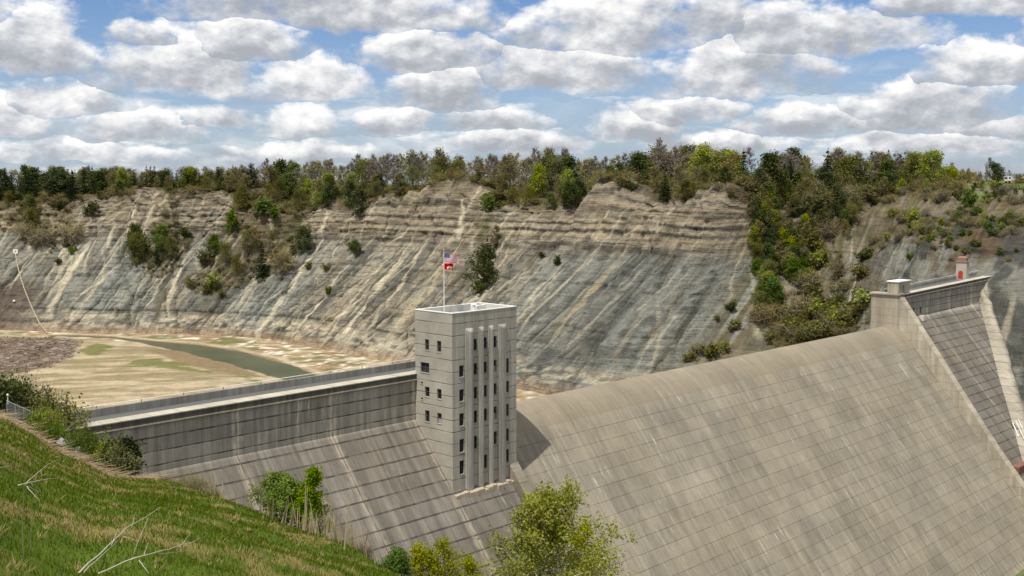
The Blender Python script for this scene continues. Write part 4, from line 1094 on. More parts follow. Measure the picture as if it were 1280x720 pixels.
# ================================================================== left abutment: chain link fence, kerb
fa, fb_ = at_d(9, 519, 134.5), at_d(41.5, 534, 129)
for q_ in (fa, fb_): q_[2] = max(q_[2], drop(q_[0], q_[1], (B_hill,)) - .1)
fen = thing('chain_link_fence', 'grey chain link fence on a pale kerb at the near end of the dam', 'fence', fa)
dv = fb_ - fa; L_ = np.linalg.norm(dv[:2]); hf = 1.85
m = MB(); zk = lambda k: dv[2] * k
for k in np.linspace(0, 1, 4):
    q = MB(); q.tube([(dv[0] * k, dv[1] * k, zk(k) - .4), (dv[0] * k, dv[1] * k, zk(k) + hf)], .045, 6); q.build('post', M_steel, fen)
q = MB(); q.tube([(0, 0, hf - .03), (dv[0], dv[1], dv[2] + hf - .03)], .035, 6); q.build('top_rail', M_steel, fen)
nw = 46; q = MB()
for i in range(-12, nw):
    for sg in (1, -1):
        ka, kb = i / nw, (i + 12) / nw
        za, zb2 = (0, hf) if sg > 0 else (hf, 0)
        if ka < 0: za += (zb2 - za) * (-ka) / (kb - ka); ka = 0
        if kb > 1: zb2 = za + (zb2 - za) * (1 - ka) / (kb - ka); kb = 1
        q.tube([(dv[0] * ka, dv[1] * ka, zk(ka) + za), (dv[0] * kb, dv[1] * kb, zk(kb) + zb2)], .007, 3, False)
q.build('mesh_panel', simple('fence_wire', (.14, .145, .15), .7), fen)
q = MB(); q.tube([(-.1, 0, -.25), (dv[0], dv[1], dv[2] - .25)], .30, 4); q.build('kerb', M_lite, fen)
ka, kb = at_d(66, 545, 126), at_d(101, 563, 117)
q = MB(); q.tube([ka + [0, 0, -.2], kb + [0, 0, -.2]], .55, 4)
tag(q.build('concrete_kerb', M_par), 'short grey concrete kerb sloping down the grass beside the near dam end', 'kerb')
q = MB(); p_ = at_d(10, 505, 136); q.tube([p_, p_ + [0, 0, 1.0]], .05, 6); q.tube([p_ + [0, 0, 1.0], p_ + [0, 0, 1.15], p_ + [0, 0, 1.3]], [.10, .16, .05], 8)
tag(q.build('marker_post', M_white), 'little white topped marker post by the chain link fence', 'post')

# ================================================================== debris boom, sign and far things
BM = [(20, 318), (22, 330), (25.5, 345), (31, 362), (37, 377), (43, 391), (50, 405), (60, 418)]
bp = [hit(*p) + np.array([0, -.6, .5]) for p in BM]
boom = thing('debris_boom', 'string of pale log floats lying down the cliff foot towards the river', 'debris boom', bp[-1])
tt = np.linspace(0, len(bp) - 1, 34); bb = np.stack([np.interp(tt, np.arange(len(bp)), np.array(bp)[:, k]) for k in range(3)], 1) - bp[-1]
m = MB(); m.tube(list(bb), .12, 5); m.build('cable', M_steel, boom)
M_log = simple('bleached_log', (.40, .34, .23), .9, .25, 1)
for i in range(0, 33):
    m = MB(); a_, c_ = bb[i], bb[i + 1]; m.tube([a_ + (c_ - a_) * .06, a_ + (c_ - a_) * .9], .36, 7); m.build('log_float', M_log, boom)
s0 = hit(20, 318) + np.array([0, -.5, 0])
sg = thing('sign_board', 'white square sign board above the debris boom', 'sign', s0)
m = MB(); m.box(-1.5, 1.5, -.08, .08, .6, 3.4); m.build('board', M_white, sg); m = MB(); m.box(-.12, .12, -.05, .3, -1.5, .6); m.build('post', M_steel, sg)
m = MB(); m.box(-.5, .5, -.1, -.083, 1.5, 2.5); m.build('dark_mark', simple('sign_mark', (.25, .25, .25), .8), sg)
s1 = hit(18, 378) + np.array([0, -.4, .4]); m = MB(); m.tube([s1, s1 + [0, 0, .6], s1 + [0, 0, 1.2]], [.7, .8, .5], 8)
tag(m.build('buoy', M_white), 'stranded white buoy on the brown bank below the sign board', 'buoy')
# ================================================================== plants
M_bark = simple('bark_grey', (.20, .18, .155), .95, .3, 2)
M_barkd = simple('bark_dark', (.085, .07, .055), .95, .3, 2)
M_birch = simple('bark_birch', (.60, .56, .47), .85, .35, 3)
M_twig = leaf_mat('bare_twigs', [(.16, .135, .11), (.23, .195, .16), (.30, .26, .215)], .1, .02, .3)
M_twigr = leaf_mat('budding_twigs', [(.155, .128, .06), (.225, .188, .085), (.26, .235, .09)], .15, .03, .3)
M_yel = leaf_mat('young_yellow_leaves', [(.15, .185, .022), (.25, .285, .035), (.34, .355, .055)], .35, .025, .35)
M_oliv = leaf_mat('olive_leaves', [(.085, .088, .022), (.15, .15, .038), (.215, .195, .06)], .3, .04, .4)
M_green = leaf_mat('fresh_green_leaves', [(.055, .095, .014), (.10, .155, .024), (.16, .215, .04)], .35, .03, .3)
M_con = leaf_mat('conifer_needles', [(.016, .026, .010), (.030, .046, .016), (.048, .068, .022)], .12, .03, .4)
M_dark = leaf_mat('dark_leaves', [(.042, .056, .016), (.072, .092, .025), (.115, .13, .036)], .2, .03, .4)
M_birchl = leaf_mat('birch_leaves', [(.15, .185, .013), (.265, .29, .02), (.38, .37, .035)], .42, .02, .1)
M_willow = leaf_mat('willow_leaves', [(.10, .155, .018), (.18, .25, .03), (.27, .34, .05)], .4, .02, .15)
M_straw = leaf_mat('dead_straw', [(.30, .21, .11), (.42, .32, .18), (.52, .43, .27)], .3, .02, .3)


def quads(P, size, r, flat=0.0, asp=1.0):
    """little leaf faces round points P"""
    n = len(P); a = r.normal(size=(n, 3)); a[:, 2] *= (1 - flat) * .8; a /= np.linalg.norm(a, axis=1)[:, None]
    b_ = r.normal(size=(n, 3)); b_ -= a * (a * b_).sum(1)[:, None]; b_ /= np.linalg.norm(b_, axis=1)[:, None] + 1e-9
    s = size * r.uniform(.6, 1.4, (n, 1))
    v = np.stack([P - a * s * .5 * asp, P + b_ * s * .38, P + a * s * .5 * asp, P - b_ * s * .38], 1).reshape(-1, 3)
    f = np.arange(n * 4).reshape(n, 4); return v, f


def strips(P0, P1, w, r):
    n = len(P0); d = P1 - P0; s = np.cross(d, r.normal(size=(n, 3))); s /= np.linalg.norm(s, axis=1)[:, None] + 1e-9; s *= np.reshape(w, (-1, 1)) * .5
    v = np.stack([P0 - s, P0 + s, P1 + s * .4, P1 - s * .4], 1).reshape(-1, 3); return v, np.arange(n * 4).reshape(n, 4)


def grow(Ht, spread, seed, n1=16, n2=6, n3=5, start=.28, lean=.04, up=.55, fork=False):
    """a branching skeleton: trunk points, limbs (polyline + radius) and twigs"""
    r = np.random.default_rng(seed); tr = []; p = np.zeros(3); d = np.array([0, 0, 1.0]); nst = 9
    for i in range(nst + 1):
        tr.append(p.copy()); d = d + r.normal(size=3) * lean; d[2] = abs(d[2]); d /= np.linalg.norm(d); p = p + d * Ht * .93 / nst
    tr = np.array(tr); limbs = []; sub_ = []; t0, t1 = [], []
    for k in range(n1):
        f = start + (1 - start) * (k + r.uniform(0, .8)) / n1 * .97; i = min(int(f * nst), nst - 1); b0 = tr[i] + (tr[i + 1] - tr[i]) * (f * nst - i)
        az = k * 2.4 + r.uniform(-.5, .5); g = (f - start) / (1 - start)
        Lk = spread * (1.0 - .75 * g ** 1.6) * (.75 + .5 * r.random()) * (1.0 if g > .12 else .8)
        u = up * (.75 + .9 * g); dr = np.array([math.cos(az), math.sin(az), u]); dr /= np.linalg.norm(dr)
        pts = [b0]; q = b0.copy(); dd = dr.copy()
        for s in range(4): dd = dd + r.normal(size=3) * .13 + np.array([0, 0, .06]); dd /= np.linalg.norm(dd); q = q + dd * Lk / 4; pts.append(q.copy())
        limbs.append((np.array(pts), .5 * (1 - g) + .35))
        for m_ in range(n2):
            h = .3 + .7 * (m_ + r.random()) / n2; j = min(int(h * 4), 3); c0 = pts[j] + (pts[j + 1] - pts[j]) * (h * 4 - j)
            e = dr + r.normal(size=3) * .65 + np.array([0, 0, .2]); e /= np.linalg.norm(e); l2 = Lk * .42 * (1.15 - .5 * h) * r.uniform(.6, 1.2); c1 = c0 + e * l2
            sub_.append((c0, c1))
            for z_ in range(n3):
                w = (z_ + r.random()) / n3; g0 = c0 + (c1 - c0) * w; e2 = e + r.normal(size=3) * .7 + np.array([0, 0, .1]); e2 /= np.linalg.norm(e2)
                t0.append(g0); t1.append(g0 + e2 * l2 * r.uniform(.25, .55))
    # a few leaders at the very top
    for m_ in range(n2 * 2):
        e = r.normal(size=3) * .6 + np.array([0, 0, 1.0]); e /= np.linalg.norm(e); t0.append(tr[-1]); t1.append(tr[-1] + e * Ht * .10 * r.uniform(.4, 1))
    return tr, limbs, sub_, np.array(t0), np.array(t1), r


def joinq(*parts):
    v, f, n = [], [], 0
    for a, b_ in parts: v.append(a); f.append(b_ + n); n += len(a)
    return np.concatenate(v), np.concatenate(f)


def tubes_np(lst, n=4):
    """many tapering tubes [(points, radii)] as quads"""
    m = MB()
    for pts, rad in lst: m.tube(list(pts), list(rad), n, False)
    return np.array(m.v), np.array(m.f)


def broad(name, Ht, spread, seed, leaf=0.4, dens=3, jit=.5, bare=False, trunk_r=.22, twig_w=.07, nt=4, **kw):
    tr, limbs, sb_, t0, t1, r = grow(Ht, spread, seed, **kw)
    tl = [(tr, np.linspace(trunk_r, trunk_r * .15, len(tr)))] + [(p, np.linspace(trunk_r * .42 * k, trunk_r * .08, len(p))) for p, k in limbs]
    tv, tf = tubes_np(tl, nt)
    s0 = np.array([a for a, _ in sb_]); s1 = np.array([b_ for _, b_ in sb_])
    sv = strips(s0, s1, twig_w * 1.3, r)
    trunk = mesh_np(name + '_trunk', *joinq((tv, tf), sv))
    tw_ = strips(t0, t1, twig_w, r)
    if bare:
        x0 = np.repeat(t1, 3, 0); x1 = x0 + (np.repeat(t1 - t0, 3, 0) * .5 + r.normal(size=x0.shape) * .35 * np.linalg.norm(t1 - t0, axis=1).mean()); x0 = np.repeat(t0 + (t1 - t0) * .5, 3, 0)
        parts = [tw_, strips(x0, x1, twig_w * .75, r)]
        if dens: 
            k = r.integers(0, len(t1), int(len(t1) * dens)); parts.append(quads(t1[k] + r.normal(size=(len(k), 3)) * jit, leaf, r))
        crown = mesh_np(name + '_crown', *joinq(*parts))
    else:
        k = np.repeat(np.arange(len(t1)), dens); w = r.random((len(k), 1)); P_ = t0[k] + (t1[k] - t0[k]) * (.3 + .8 * w) + r.normal(size=(len(k), 3)) * jit
        crown = mesh_np(name + '_crown', *joinq(quads(P_, leaf, r)))
    return trunk, crown


def conifer(name, Ht, R_, seed, tiers=19, leaf=.5, thin=1.0):
    r = np.random.default_rng(seed); tv, tf = tubes_np([(np.array([(0, 0, 0), (0, 0, Ht * .6), (0, 0, Ht * .97)]), (.2, .12, .03))], 5)
    P0, P1 = [], []; leaves = []
    for k in range(tiers):
        g = (k + r.uniform(-.3, .3)) / tiers; z = Ht * (.06 + .93 * g); L = R_ * (1 - max(g, 0)) ** .85 * r.uniform(.75, 1.2) + .15
        nb = int(7 + 3 * (1 - g))
        for m_ in range(nb):
            if r.random() > thin: continue
            a = m_ * 2 * math.pi / nb + r.uniform(-.4, .4) + k; Lm = L * r.uniform(.6, 1.15)
            e = np.array([math.cos(a), math.sin(a), -.22 + .35 * g]); p0 = np.array([0, 0, z]); P0.append(p0); P1.append(p0 + e * Lm)
            q = max(3, int(Lm * 8.0)); w = r.random((q, 1)) ** .7
            leaves.append(p0 + e * Lm * w + r.normal(size=(q, 3)) * np.array([.22, .22, .13]) * (.4 + Lm * .25) + np.array([0, 0, -.10]) * w)
    leaves.append(np.array([[0, 0, Ht * .97]]) + r.normal(size=(8, 3)) * [.08, .08, .35])
    sv = strips(np.array(P0), np.array(P1), .06, r)
    return mesh_np(name + '_trunk', *joinq((tv, tf), sv)), mesh_np(name + '_crown', *quads(np.concatenate(leaves), leaf, r, flat=.45))


def bush(name, R_, Hs, seed, leaf=.3, n=500, stems=9, bare=False, tw=.05):
    r = np.random.default_rng(seed); tl = []; t0, t1 = [], []
    for k in range(stems):
        a = r.uniform(0, 6.28); o_ = r.random() ** .5; top = np.array([math.cos(a) * R_ * .75 * o_, math.sin(a) * R_ * .75 * o_, Hs * (1 - .45 * o_ ** 2) * r.uniform(.7, 1.05)])
        mid = top * np.array([.45, .45, .5]) + r.normal(size=3) * .12 * R_; tl.append((np.array([(top * [.1, .1, 0]), mid, top]), (tw, tw * .7, tw * .3)))
        for m_ in range(14):
            f = r.uniform(.3, 1); p = (mid * (1 - f) * 2 + top * (2 * f - 1)) if f > .5 else mid * f * 2
            e = r.normal(size=3) + np.array([0, 0, .5]); e /= np.linalg.norm(e); t0.append(p); t1.append(p + e * R_ * .42 * r.uniform(.4, 1.1))
    t0, t1 = np.array(t0), np.array(t1); tv, tf = tubes_np(tl, 4)
    trunk = mesh_np(name + '_stems', *joinq((tv, tf), strips(t0, t1, tw * .8, r)))
    k = r.integers(0, len(t1), n); w = r.random((n, 1)); P_ = t0[k] + (t1[k] - t0[k]) * (.3 + .8 * w) + r.normal(size=(n, 3)) * R_ * .09; P_[:, 2] = np.maximum(P_[:, 2], .03)
    if bare: return trunk, mesh_np(name + '_twigs', *joinq(strips(P_, P_ + r.normal(size=(n, 3)) * leaf * np.array([1, 1, 1.0]) + [0, 0, leaf * .5], tw * .8, r)))
    return trunk, mesh_np(name + '_leaves', *quads(P_, leaf, r))


LIB = {}


def lib(kind, nm, cat, top, bottom, mats, metas, hts):
    LIB[kind] = dict(nm=nm, cat=cat, top=top, bottom=bottom, mats=mats, me=metas, h=hts, n=0)


vs3 = range(4)
lib('bare', 'bare_tree', 'tree', 'crown', 'trunk', (M_bark, M_twig), [broad('bare', 15, 4.6, 10 + i, leaf=.4, dens=.5, jit=.3, bare=True, n1=18, n2=8, n3=6, start=.2, up=.9, twig_w=.11, trunk_r=.2) for i in vs3], 15.5)
lib('bud', 'budding_tree', 'tree', 'crown', 'trunk', (M_barkd, M_twigr), [broad('bud', 13, 4.4, 30 + i, leaf=.34, dens=2.4, jit=.5, bare=True, n1=17, n2=7, n3=5, start=.12, up=.8, twig_w=.10) for i in vs3], 13.8)
lib('yellow', 'leafing_tree', 'tree', 'crown', 'trunk', (M_bark, M_yel), [broad('yellow', 12, 4.2, 50 + i, leaf=.45, dens=5, jit=.6, n1=17, n2=7, n3=5, start=.08, up=.7) for i in vs3], 12.8)
lib('olive', 'olive_tree', 'tree', 'crown', 'trunk', (M_barkd, M_oliv), [broad('olive', 12, 4.4, 70 + i, leaf=.38, dens=4, jit=.7, n1=17, n2=7, n3=5, start=.07, up=.7) for i in vs3], 12.8)
lib('dark', 'dark_green_tree', 'tree', 'crown', 'trunk', (M_barkd, M_dark), [broad('dark', 11, 4.2, 90 + i, leaf=.5, dens=5, jit=.6, n1=17, n2=7, n3=5, start=.04, up=.6) for i in vs3], 11.7)
lib('green', 'green_tree', 'tree', 'crown', 'trunk', (M_barkd, M_green), [broad('green', 10, 3.6, 110 + i, leaf=.45, dens=5, jit=.5, n1=16, n2=7, n3=5, start=.05, up=.7) for i in vs3], 10.7)
lib('conifer', 'conifer_tree', 'tree', 'crown', 'trunk', (M_barkd, M_con), [conifer('conifer', 14, 2.7, 130 + i) for i in vs3], 14)
lib('bush_green', 'green_shrub', 'shrub', 'foliage', 'stem', (M_barkd, M_green), [bush('bush_green', 1.7, 2.4, 150 + i, .34, 520) for i in range(3)], 2.4)
lib('bush_olive', 'olive_shrub', 'shrub', 'foliage', 'stem', (M_barkd, M_oliv), [bush('bush_olive', 1.8, 2.4, 160 + i, .34, 420) for i in range(3)], 2.4)
lib('bush_dark', 'dark_shrub', 'shrub', 'foliage', 'stem', (M_barkd, M_dark), [bush('bush_dark', 1.5, 2.6, 170 + i, .36, 560) for i in range(3)], 2.6)
lib('bush_brown', 'brown_shrub', 'shrub', 'foliage', 'stem', (M_bark, M_twigr), [bush('bush_brown', 1.9, 2.3, 180 + i, .5, 420, 12, True, .07) for i in range(3)], 2.3)
lib('bush_yellow', 'yellow_green_shrub', 'shrub', 'foliage', 'stem', (M_bark, M_yel), [bush('bush_yellow', 1.8, 2.5, 190 + i, .34, 480) for i in range(3)], 2.5)
ADJ = {'bare': 'bare grey twiggy tree', 'bud': 'brown budding tree', 'yellow': 'yellow green leafing tree', 'olive': 'olive green thinly leaved tree', 'dark': 'dark green leafy tree', 'green': 'fresh green leafy tree',
       'conifer': 'dark narrow conifer', 'bush_green': 'fresh green shrub', 'bush_olive': 'olive brown shrub', 'bush_dark': 'dark green dense shrub', 'bush_brown': 'bare brown shrub', 'bush_yellow': 'yellow green shrub'}
PROTO = {}


def plant(kind, loc, height, label, group, rr, wide=1.0, name=None):
    L = LIB[kind]; i = int(rr.integers(0, len(L['me']))); s = height / L['h']; sc = (s * wide * rr.uniform(.9, 1.12), s * wide * rr.uniform(.9, 1.12), s)
    rz = float(rr.uniform(0, 6.28)); loc = np.asarray(loc, float) - np.array([0, 0, .15])
    if (kind, i) in PROTO and name is None:
        return copy_thing(PROTO[(kind, i)], loc, rz, sc, label, group)
    o = thing(name or L['nm'], label, L['cat'], loc, rz, group); o.scale = sc
    obj(L['bottom'], L['me'][i][0], L['mats'][0], o); obj(L['top'], L['me'][i][1], L['mats'][1], o)
    if name is None: PROTO[(kind, i)] = o
    return o


def place_name(px):
    for lim, nm in ((150, 'over the debris boom'), (300, 'over the bushy chutes'), (430, 'over the brushy hollow'), (555, 'between hollow and flag'), (660, 'behind the tower'), (760, 'between tower and first pale point'), (930, 'between the two pale points'), (1090, 'over the brushy gully'), (1170, 'over the stair house'), (2000, 'over the far dam end')):
        if px < lim: return nm


RX, RY = proj(rim)
SKY = np.array([0, 2.5]) + np.array([(-200, 205), (0, 206), (50, 206), (100, 204), (150, 206), (200, 206), (250, 206), (300, 204), (330, 196), (370, 195), (400, 197), (440, 194), (480, 190), (500, 184), (520, 183), (560, 190), (600, 193), (640, 186), (680, 182), (700, 181), (720, 187),
                (750, 190), (800, 188), (830, 179), (850, 179), (900, 183), (950, 183), (1000, 185), (1040, 182), (1100, 187), (1150, 188), (1175, 198), (1200, 204), (1240, 206), (1280, 204), (1600, 200)], float)
ZONES = [(-400, 170, dict(conifer=.45, dark=.2, bare=.14, bud=.12, olive=.09)), (170, 300, dict(conifer=.28, bud=.2, bare=.2, olive=.2, dark=.12)), (300, 460, dict(bare=.34, bud=.24, olive=.22, yellow=.14, green=.06)), (460, 640, dict(bud=.44, bare=.30, olive=.15, dark=.07, conifer=.04)),
         (640, 800, dict(bare=.34, bud=.22, olive=.20, yellow=.10, dark=.14)), (800, 940, dict(bud=.3, yellow=.13, bare=.25, dark=.20, olive=.12)), (940, 1110, dict(bud=.42, bare=.26, olive=.18, dark=.08, conifer=.06)), (1110, 1180, dict(yellow=.5, bud=.3, olive=.2)), (1180, 1900, dict(olive=.35, bud=.35, dark=.15, bare=.15))]
rr = np.random.default_rng(99)
vis = (S > 3) & (S < 19.0)


def rim_at(px):
    k = np.where(vis)[0]; d = np.abs(RX[k] - px) + 0.002 * rim[k, 1]; return k[np.argmin(d)]


def zone(px):
    for a, b_, w in ZONES:
        if a <= px < b_: return w


def on_rim(px, d):
    k = rim_at(px); x, y = rim[k, :2] + out_n[k] * d
    return np.array([x, y, drop(x, y, (B_plat, B_wall))])


GR = lambda kind, px: ADJ[kind] + 's ' + place_name(px)
nt_ = 0
for row, (n, d0, d1, f0, f1) in enumerate(((64, 55, 115, .95, 1.08), (112, 18, 58, .72, 1.02), (112, 0, 16, .34, .66))):
    for i in range(n):
        px = -60 + 1400 * (i + rr.uniform(.1, .9)) / n
        if 1176 < px and row < 2 and rr.random() < .7: continue
        w = zone(px); ks = list(w); kind = ks[int(rr.choice(len(ks), p=np.array(list(w.values())) / sum(w.values())))]
        if row == 0 and kind in ('yellow', 'green'): kind = 'bare'
        if row == 0 and 300 < px < 1110 and rr.random() < .5: kind = 'bare' if rr.random() < .55 else 'bud'
        if row == 2 and kind in ('bare',): kind = 'olive' if rr.random() < .5 else 'dark'
        d = rr.uniform(d0, d1); p = on_rim(px, d); pxx = float(proj(p)[0]); yt_ = np.interp(pxx, SKY[:, 0], SKY[:, 1])
        Hh = (31 + (YH - yt_) / F * p[1] - p[2]) * rr.uniform(f0, f1)
        if px > 1180: Hh *= .75
        Hh = float(np.clip(Hh, 3.0, 26))
        plant(kind, p, Hh, ADJ[kind] + ' ' + ('in the back row ' if row == 0 else 'in the rim woods ' if row == 1 else 'at the rim edge ') + place_name(pxx), None if False else ADJ[kind] + 's ' + ('at the back ' if row == 0 else 'in the rim woods ' if row == 1 else 'at the rim edge ') + place_name(pxx), rr, 1.3 if row == 1 else 1.12)
for i in range(58):                                               # the dark conifer wood over the cliff end
    px = -40 + 345 * (i + rr.random()) / 58; d = rr.uniform(3, 60); p = on_rim(px, d); kind = ['conifer', 'dark', 'conifer', 'conifer', 'bud'][int(rr.integers(0, 5))]
    yt_ = np.interp(px, SKY[:, 0], SKY[:, 1]); Hh = float(np.clip((31 + (YH - yt_) / F * p[1] - p[2]) * rr.uniform(.7, 1.03), 4, 24)); q_ = place_name(float(proj(p)[0]))
    plant(kind, p, Hh, ADJ[kind] + ' in the dark wood ' + q_, ADJ[kind] + 's in the dark wood ' + q_, rr, 1.6)
# stand-out trees of the skyline
for kind, px, d, yt_, label, wd in [('bare', 770, 34, 172, 'tall bare tree standing above the others against the clouds near the pale point', .9), ('yellow', 838, 26, 178, 'biggest yellow green tree on the rim between the pale points', 1.25),
                                    ('yellow', 397, 8, 214, 'brightest yellow tree at the rim by the brushy hollow', 1.25), ('yellow', 662, 6, 203, 'golden leafing tree on the rim just past the tower', .9), ('yellow', 144, 10, 208, 'yellow green tree lighting up the dark conifers on the rim', 1.0),
                                    ('yellow', 228, 9, 207, 'pale yellow tree among the conifers above the bushy chutes', 1.0), ('yellow', 1150, 24, 186, 'large bright yellow green tree above the stair house', 1.35), ('yellow', 1128, 30, 189, 'rounded lime green tree beside the largest yellow one above the stair house', 1.3),
                                    ('dark', 1237, 40, 203, 'round dark green tree on the far terrace beside the red truck', 1.25), ('bare', 1212, 60, 196, 'sparse pale tree beside the round dark tree on the terrace', .9), ('conifer', 903, 14, 187, 'tall dark conifer beside the second pale point', 1.2),
                                    ('conifer', 968, 8, 205, 'dark conifer at the head of the brushy gully', 1.3), ('bud', 506, 30, 183, 'tallest brown budding tree on the rim before the flag', 1.1), ('yellow', 1066, 20, 202, 'little lime green tree at the head of the brushy gully', .8), ('bare', 372, 60, 192, 'broad bare tree rising behind the brushy hollow', 1.1),
                                    ('conifer', 832, -1, 212, 'black narrow conifer hanging on the rim between the pale points', 1.0), ('green', 342, 14, 215, 'fresh green tree on the rim near the brushy hollow', 1.1)]:
    p = on_rim(px, d); Hh = 31 + (YH - yt_) / F * p[1] - p[2]; plant(kind, p, Hh, label, None, rr, wd)

# plants on the gorge wall: picture place of the foot, height in pixels, kind, label
WALLP = [(42, 292, 34, 'olive', 'olive tree on the grey cliff above the sign board'), (38, 268, 22, 'dark', 'dark tree under the rim straight above the sign board'), (26, 250, 24, 'conifer', 'conifer under the rim at the cliff end'), (115, 270, 20, 'bush_dark', 'dark shrub below the rim between pale chutes'), (75, 262, 14, 'bush_dark', 'small dark shrub near the rim above the debris boom'),
         (92, 305, 26, 'bush_brown', 'bare brown shrub above three small dark ones'), (83, 309, 9, 'bush_dark', 'upper of three small dark shrubs on the grey slope'), (91, 317, 9, 'bush_green', 'middle of three small dark shrubs on the grey slope'), (73, 330, 9, 'bush_dark', 'lowest small dark shrub on the grey slope by the pale chute'),
         (50, 306, 22, 'bush_brown', 'large bare brown thicket shrub above the sign board'), (40, 300, 20, 'bush_brown', 'smaller bare brown shrub beside the sign board slope'), (170, 334, 44, 'olive', 'tall olive tree in the first chute past the bare slope'), (174, 322, 42, 'dark', 'dark tree behind the olive tree in the first chute'), (203, 322, 42, 'green', 'green tree in the second chute under the cliff beds'), (213, 328, 34, 'olive', 'olive tree beside the green tree of the second chute'), (196, 330, 26, 'conifer', 'conifer on the lower side of the second chute'),
         (215, 262, 26, 'bud', 'brown budding tree high in the second chute'), (219, 285, 22, 'bud', 'brown budding tree halfway up the second chute'), (233, 298, 16, 'bush_dark', 'dark shrub on the ledge between second chute and hollow'), (290, 292, 30, 'green', 'fresh green conical tree at the top of the hollow'), (267, 322, 30, 'green', 'green tree on the near side of the hollow'), (255, 330, 18, 'bush_olive', 'olive shrub below the green tree in the hollow'), (282, 333, 30, 'olive', 'olive tree in the middle of the hollow'), (296, 345, 26, 'olive', 'lower olive tree in the middle of the hollow'),
         (268, 358, 20, 'bush_yellow', 'yellow green shrub at the foot of the hollow'), (262, 366, 16, 'bush_olive', 'olive shrub at the very foot of the hollow'), (238, 358, 12, 'bush_olive', 'lone olive shrub on the scree beside the hollow'), (310, 320, 34, 'olive', 'olive tree high in the brushy hollow'), (322, 312, 30, 'bud', 'brown budding tree near the top of the hollow'), (336, 318, 32, 'bud', 'second brown budding tree near the top of the hollow'), (328, 348, 46, 'conifer', 'tall green conifer standing in the middle of the hollow'), (345, 338, 30, 'bud', 'brown tree beside the tall conifer of the hollow'), (356, 342, 28, 'bush_brown', 'bare brown shrub at the far edge of the hollow'), (366, 318, 24, 'conifer', 'smaller dark conifer at the far edge of the hollow'),
         (381, 316, 34, 'dark', 'bigger dark tree at the far edge of the hollow'), (330, 268, 20, 'bush_green', 'bright green shrub hanging below the rim at the hollow'), (344, 272, 14, 'bush_green', 'small green shrub below the rim at the hollow'), (300, 262, 24, 'olive', 'olive tree under the rim at the near side of hollow'), (372, 262, 26, 'olive', 'olive tree under the rim at the far side of hollow'), (395, 262, 24, 'yellow', 'yellow tree under the brightest yellow tree of the rim'), (408, 258, 30, 'green', 'green tree at the rim between hollow and dark gash'), (447, 268, 32, 'dark', 'dark tree in the gash under the rim before the flag'), (440, 252, 22, 'conifer', 'conifer at the head of the gash before the flag'),
         (446, 320, 20, 'dark', 'dark shrubby tree alone on the pale scree before the flag'), (440, 312, 12, 'bush_green', 'green shrub touching the lone dark tree on the scree'), (408, 338, 10, 'bush_olive', 'small olive shrub on the pale scree below the lone tree'), (410, 367, 10, 'bush_green', 'small green shrub low on the pale scree'), (386, 336, 9, 'bush_olive', 'little olive shrub on the upper pale scree'), (604, 358, 52, 'dark', 'tall dark tree on the grey scree behind the tower'), (609, 338, 40, 'conifer', 'dark conifer above the tall dark tree behind the tower'), (620, 310, 30, 'bud', 'brown budding tree at the top of the dark clump behind tower'), (598, 366, 18, 'bush_dark', 'dark shrub at the foot of the clump behind the tower'),
         (612, 262, 20, 'bush_green', 'green shrub under the rim behind the tower'), (640, 258, 26, 'olive', 'olive tree under the rim past the tower'), (632, 248, 22, 'dark', 'dark tree under the rim past the tower'), (660, 256, 24, 'olive', 'second olive tree under the rim past the tower'), (690, 262, 22, 'green', 'green tree on the eroded rim past the tower'), (714, 262, 34, 'dark', 'leaning dark tree at the gash before the first pale point'), (706, 258, 28, 'conifer', 'conifer in the gash before the first pale point'), (724, 248, 26, 'dark', 'dark tree just under the first pale point'), (730, 240, 22, 'bud', 'brown tree touching the first pale point'),
         (697, 331, 11, 'bush_dark', 'small cone shaped dark shrub on the grey cliff'), (677, 321, 8, 'bush_dark', 'tiny dark shrub on the ledge past the tower'), (832, 252, 34, 'conifer', 'lower black conifer hanging between the pale points'), (856, 250, 24, 'dark', 'dark tree hanging before the second pale point'), (866, 246, 20, 'olive', 'olive tree hanging before the second pale point'), (790, 238, 12, 'bush_dark', 'dark shrub behind the first pale point'), (778, 234, 10, 'bush_olive', 'olive shrub behind the first pale point'),
         (913, 388, 15, 'bush_dark', 'dark shrub low on the grey cliff near the gully'), (919, 412, 15, 'bush_olive', 'olive shrub low on the grey cliff near the gully'), (950, 400, 12, 'bush_dark', 'dark upright shrub at the lower edge of the grey cliff'), (896, 400, 8, 'bush_olive', 'little olive shrub low on the grey cliff'), (885, 446, 20, 'bush_olive', 'olive shrub just above the dam crest under the grey cliff'), (862, 452, 14, 'bush_olive', 'second olive shrub above the dam crest under the cliff'), (905, 440, 16, 'bush_yellow', 'yellow green shrub above the dam crest under the cliff'), (870, 440, 12, 'bush_brown', 'brown shrub above the dam crest under the cliff'),
         (1079, 326, 20, 'bush_dark', 'egg shaped dark evergreen shrub on the far slope'), (1060, 300, 16, 'bud', 'brown little tree on the far scree slope'), (1092, 305, 12, 'bush_brown', 'thin brown shrub beside the far scree'), (1074, 348, 18, 'bush_olive', 'olive shrub under the egg shaped evergreen'), (1210, 258, 18, 'bush_green', 'fresh green shrub over the dark ledge of the far terrace'), (1203, 268, 12, 'bush_dark', 'dark shrub in the break of the far ledge'), (1196, 248, 14, 'bush_olive', 'olive shrub on the far terrace above the ledge'), (1180, 250, 14, 'bush_brown', 'brown shrub on the far terrace above the ledge')]
for px, py, hp, kind, label in WALLP:
    p = hit(px, py)
    if p is None: continue
    plant(kind, p, max(1.0, 1.02 * hp * p[1] / F), label, None, rr, 1.12)
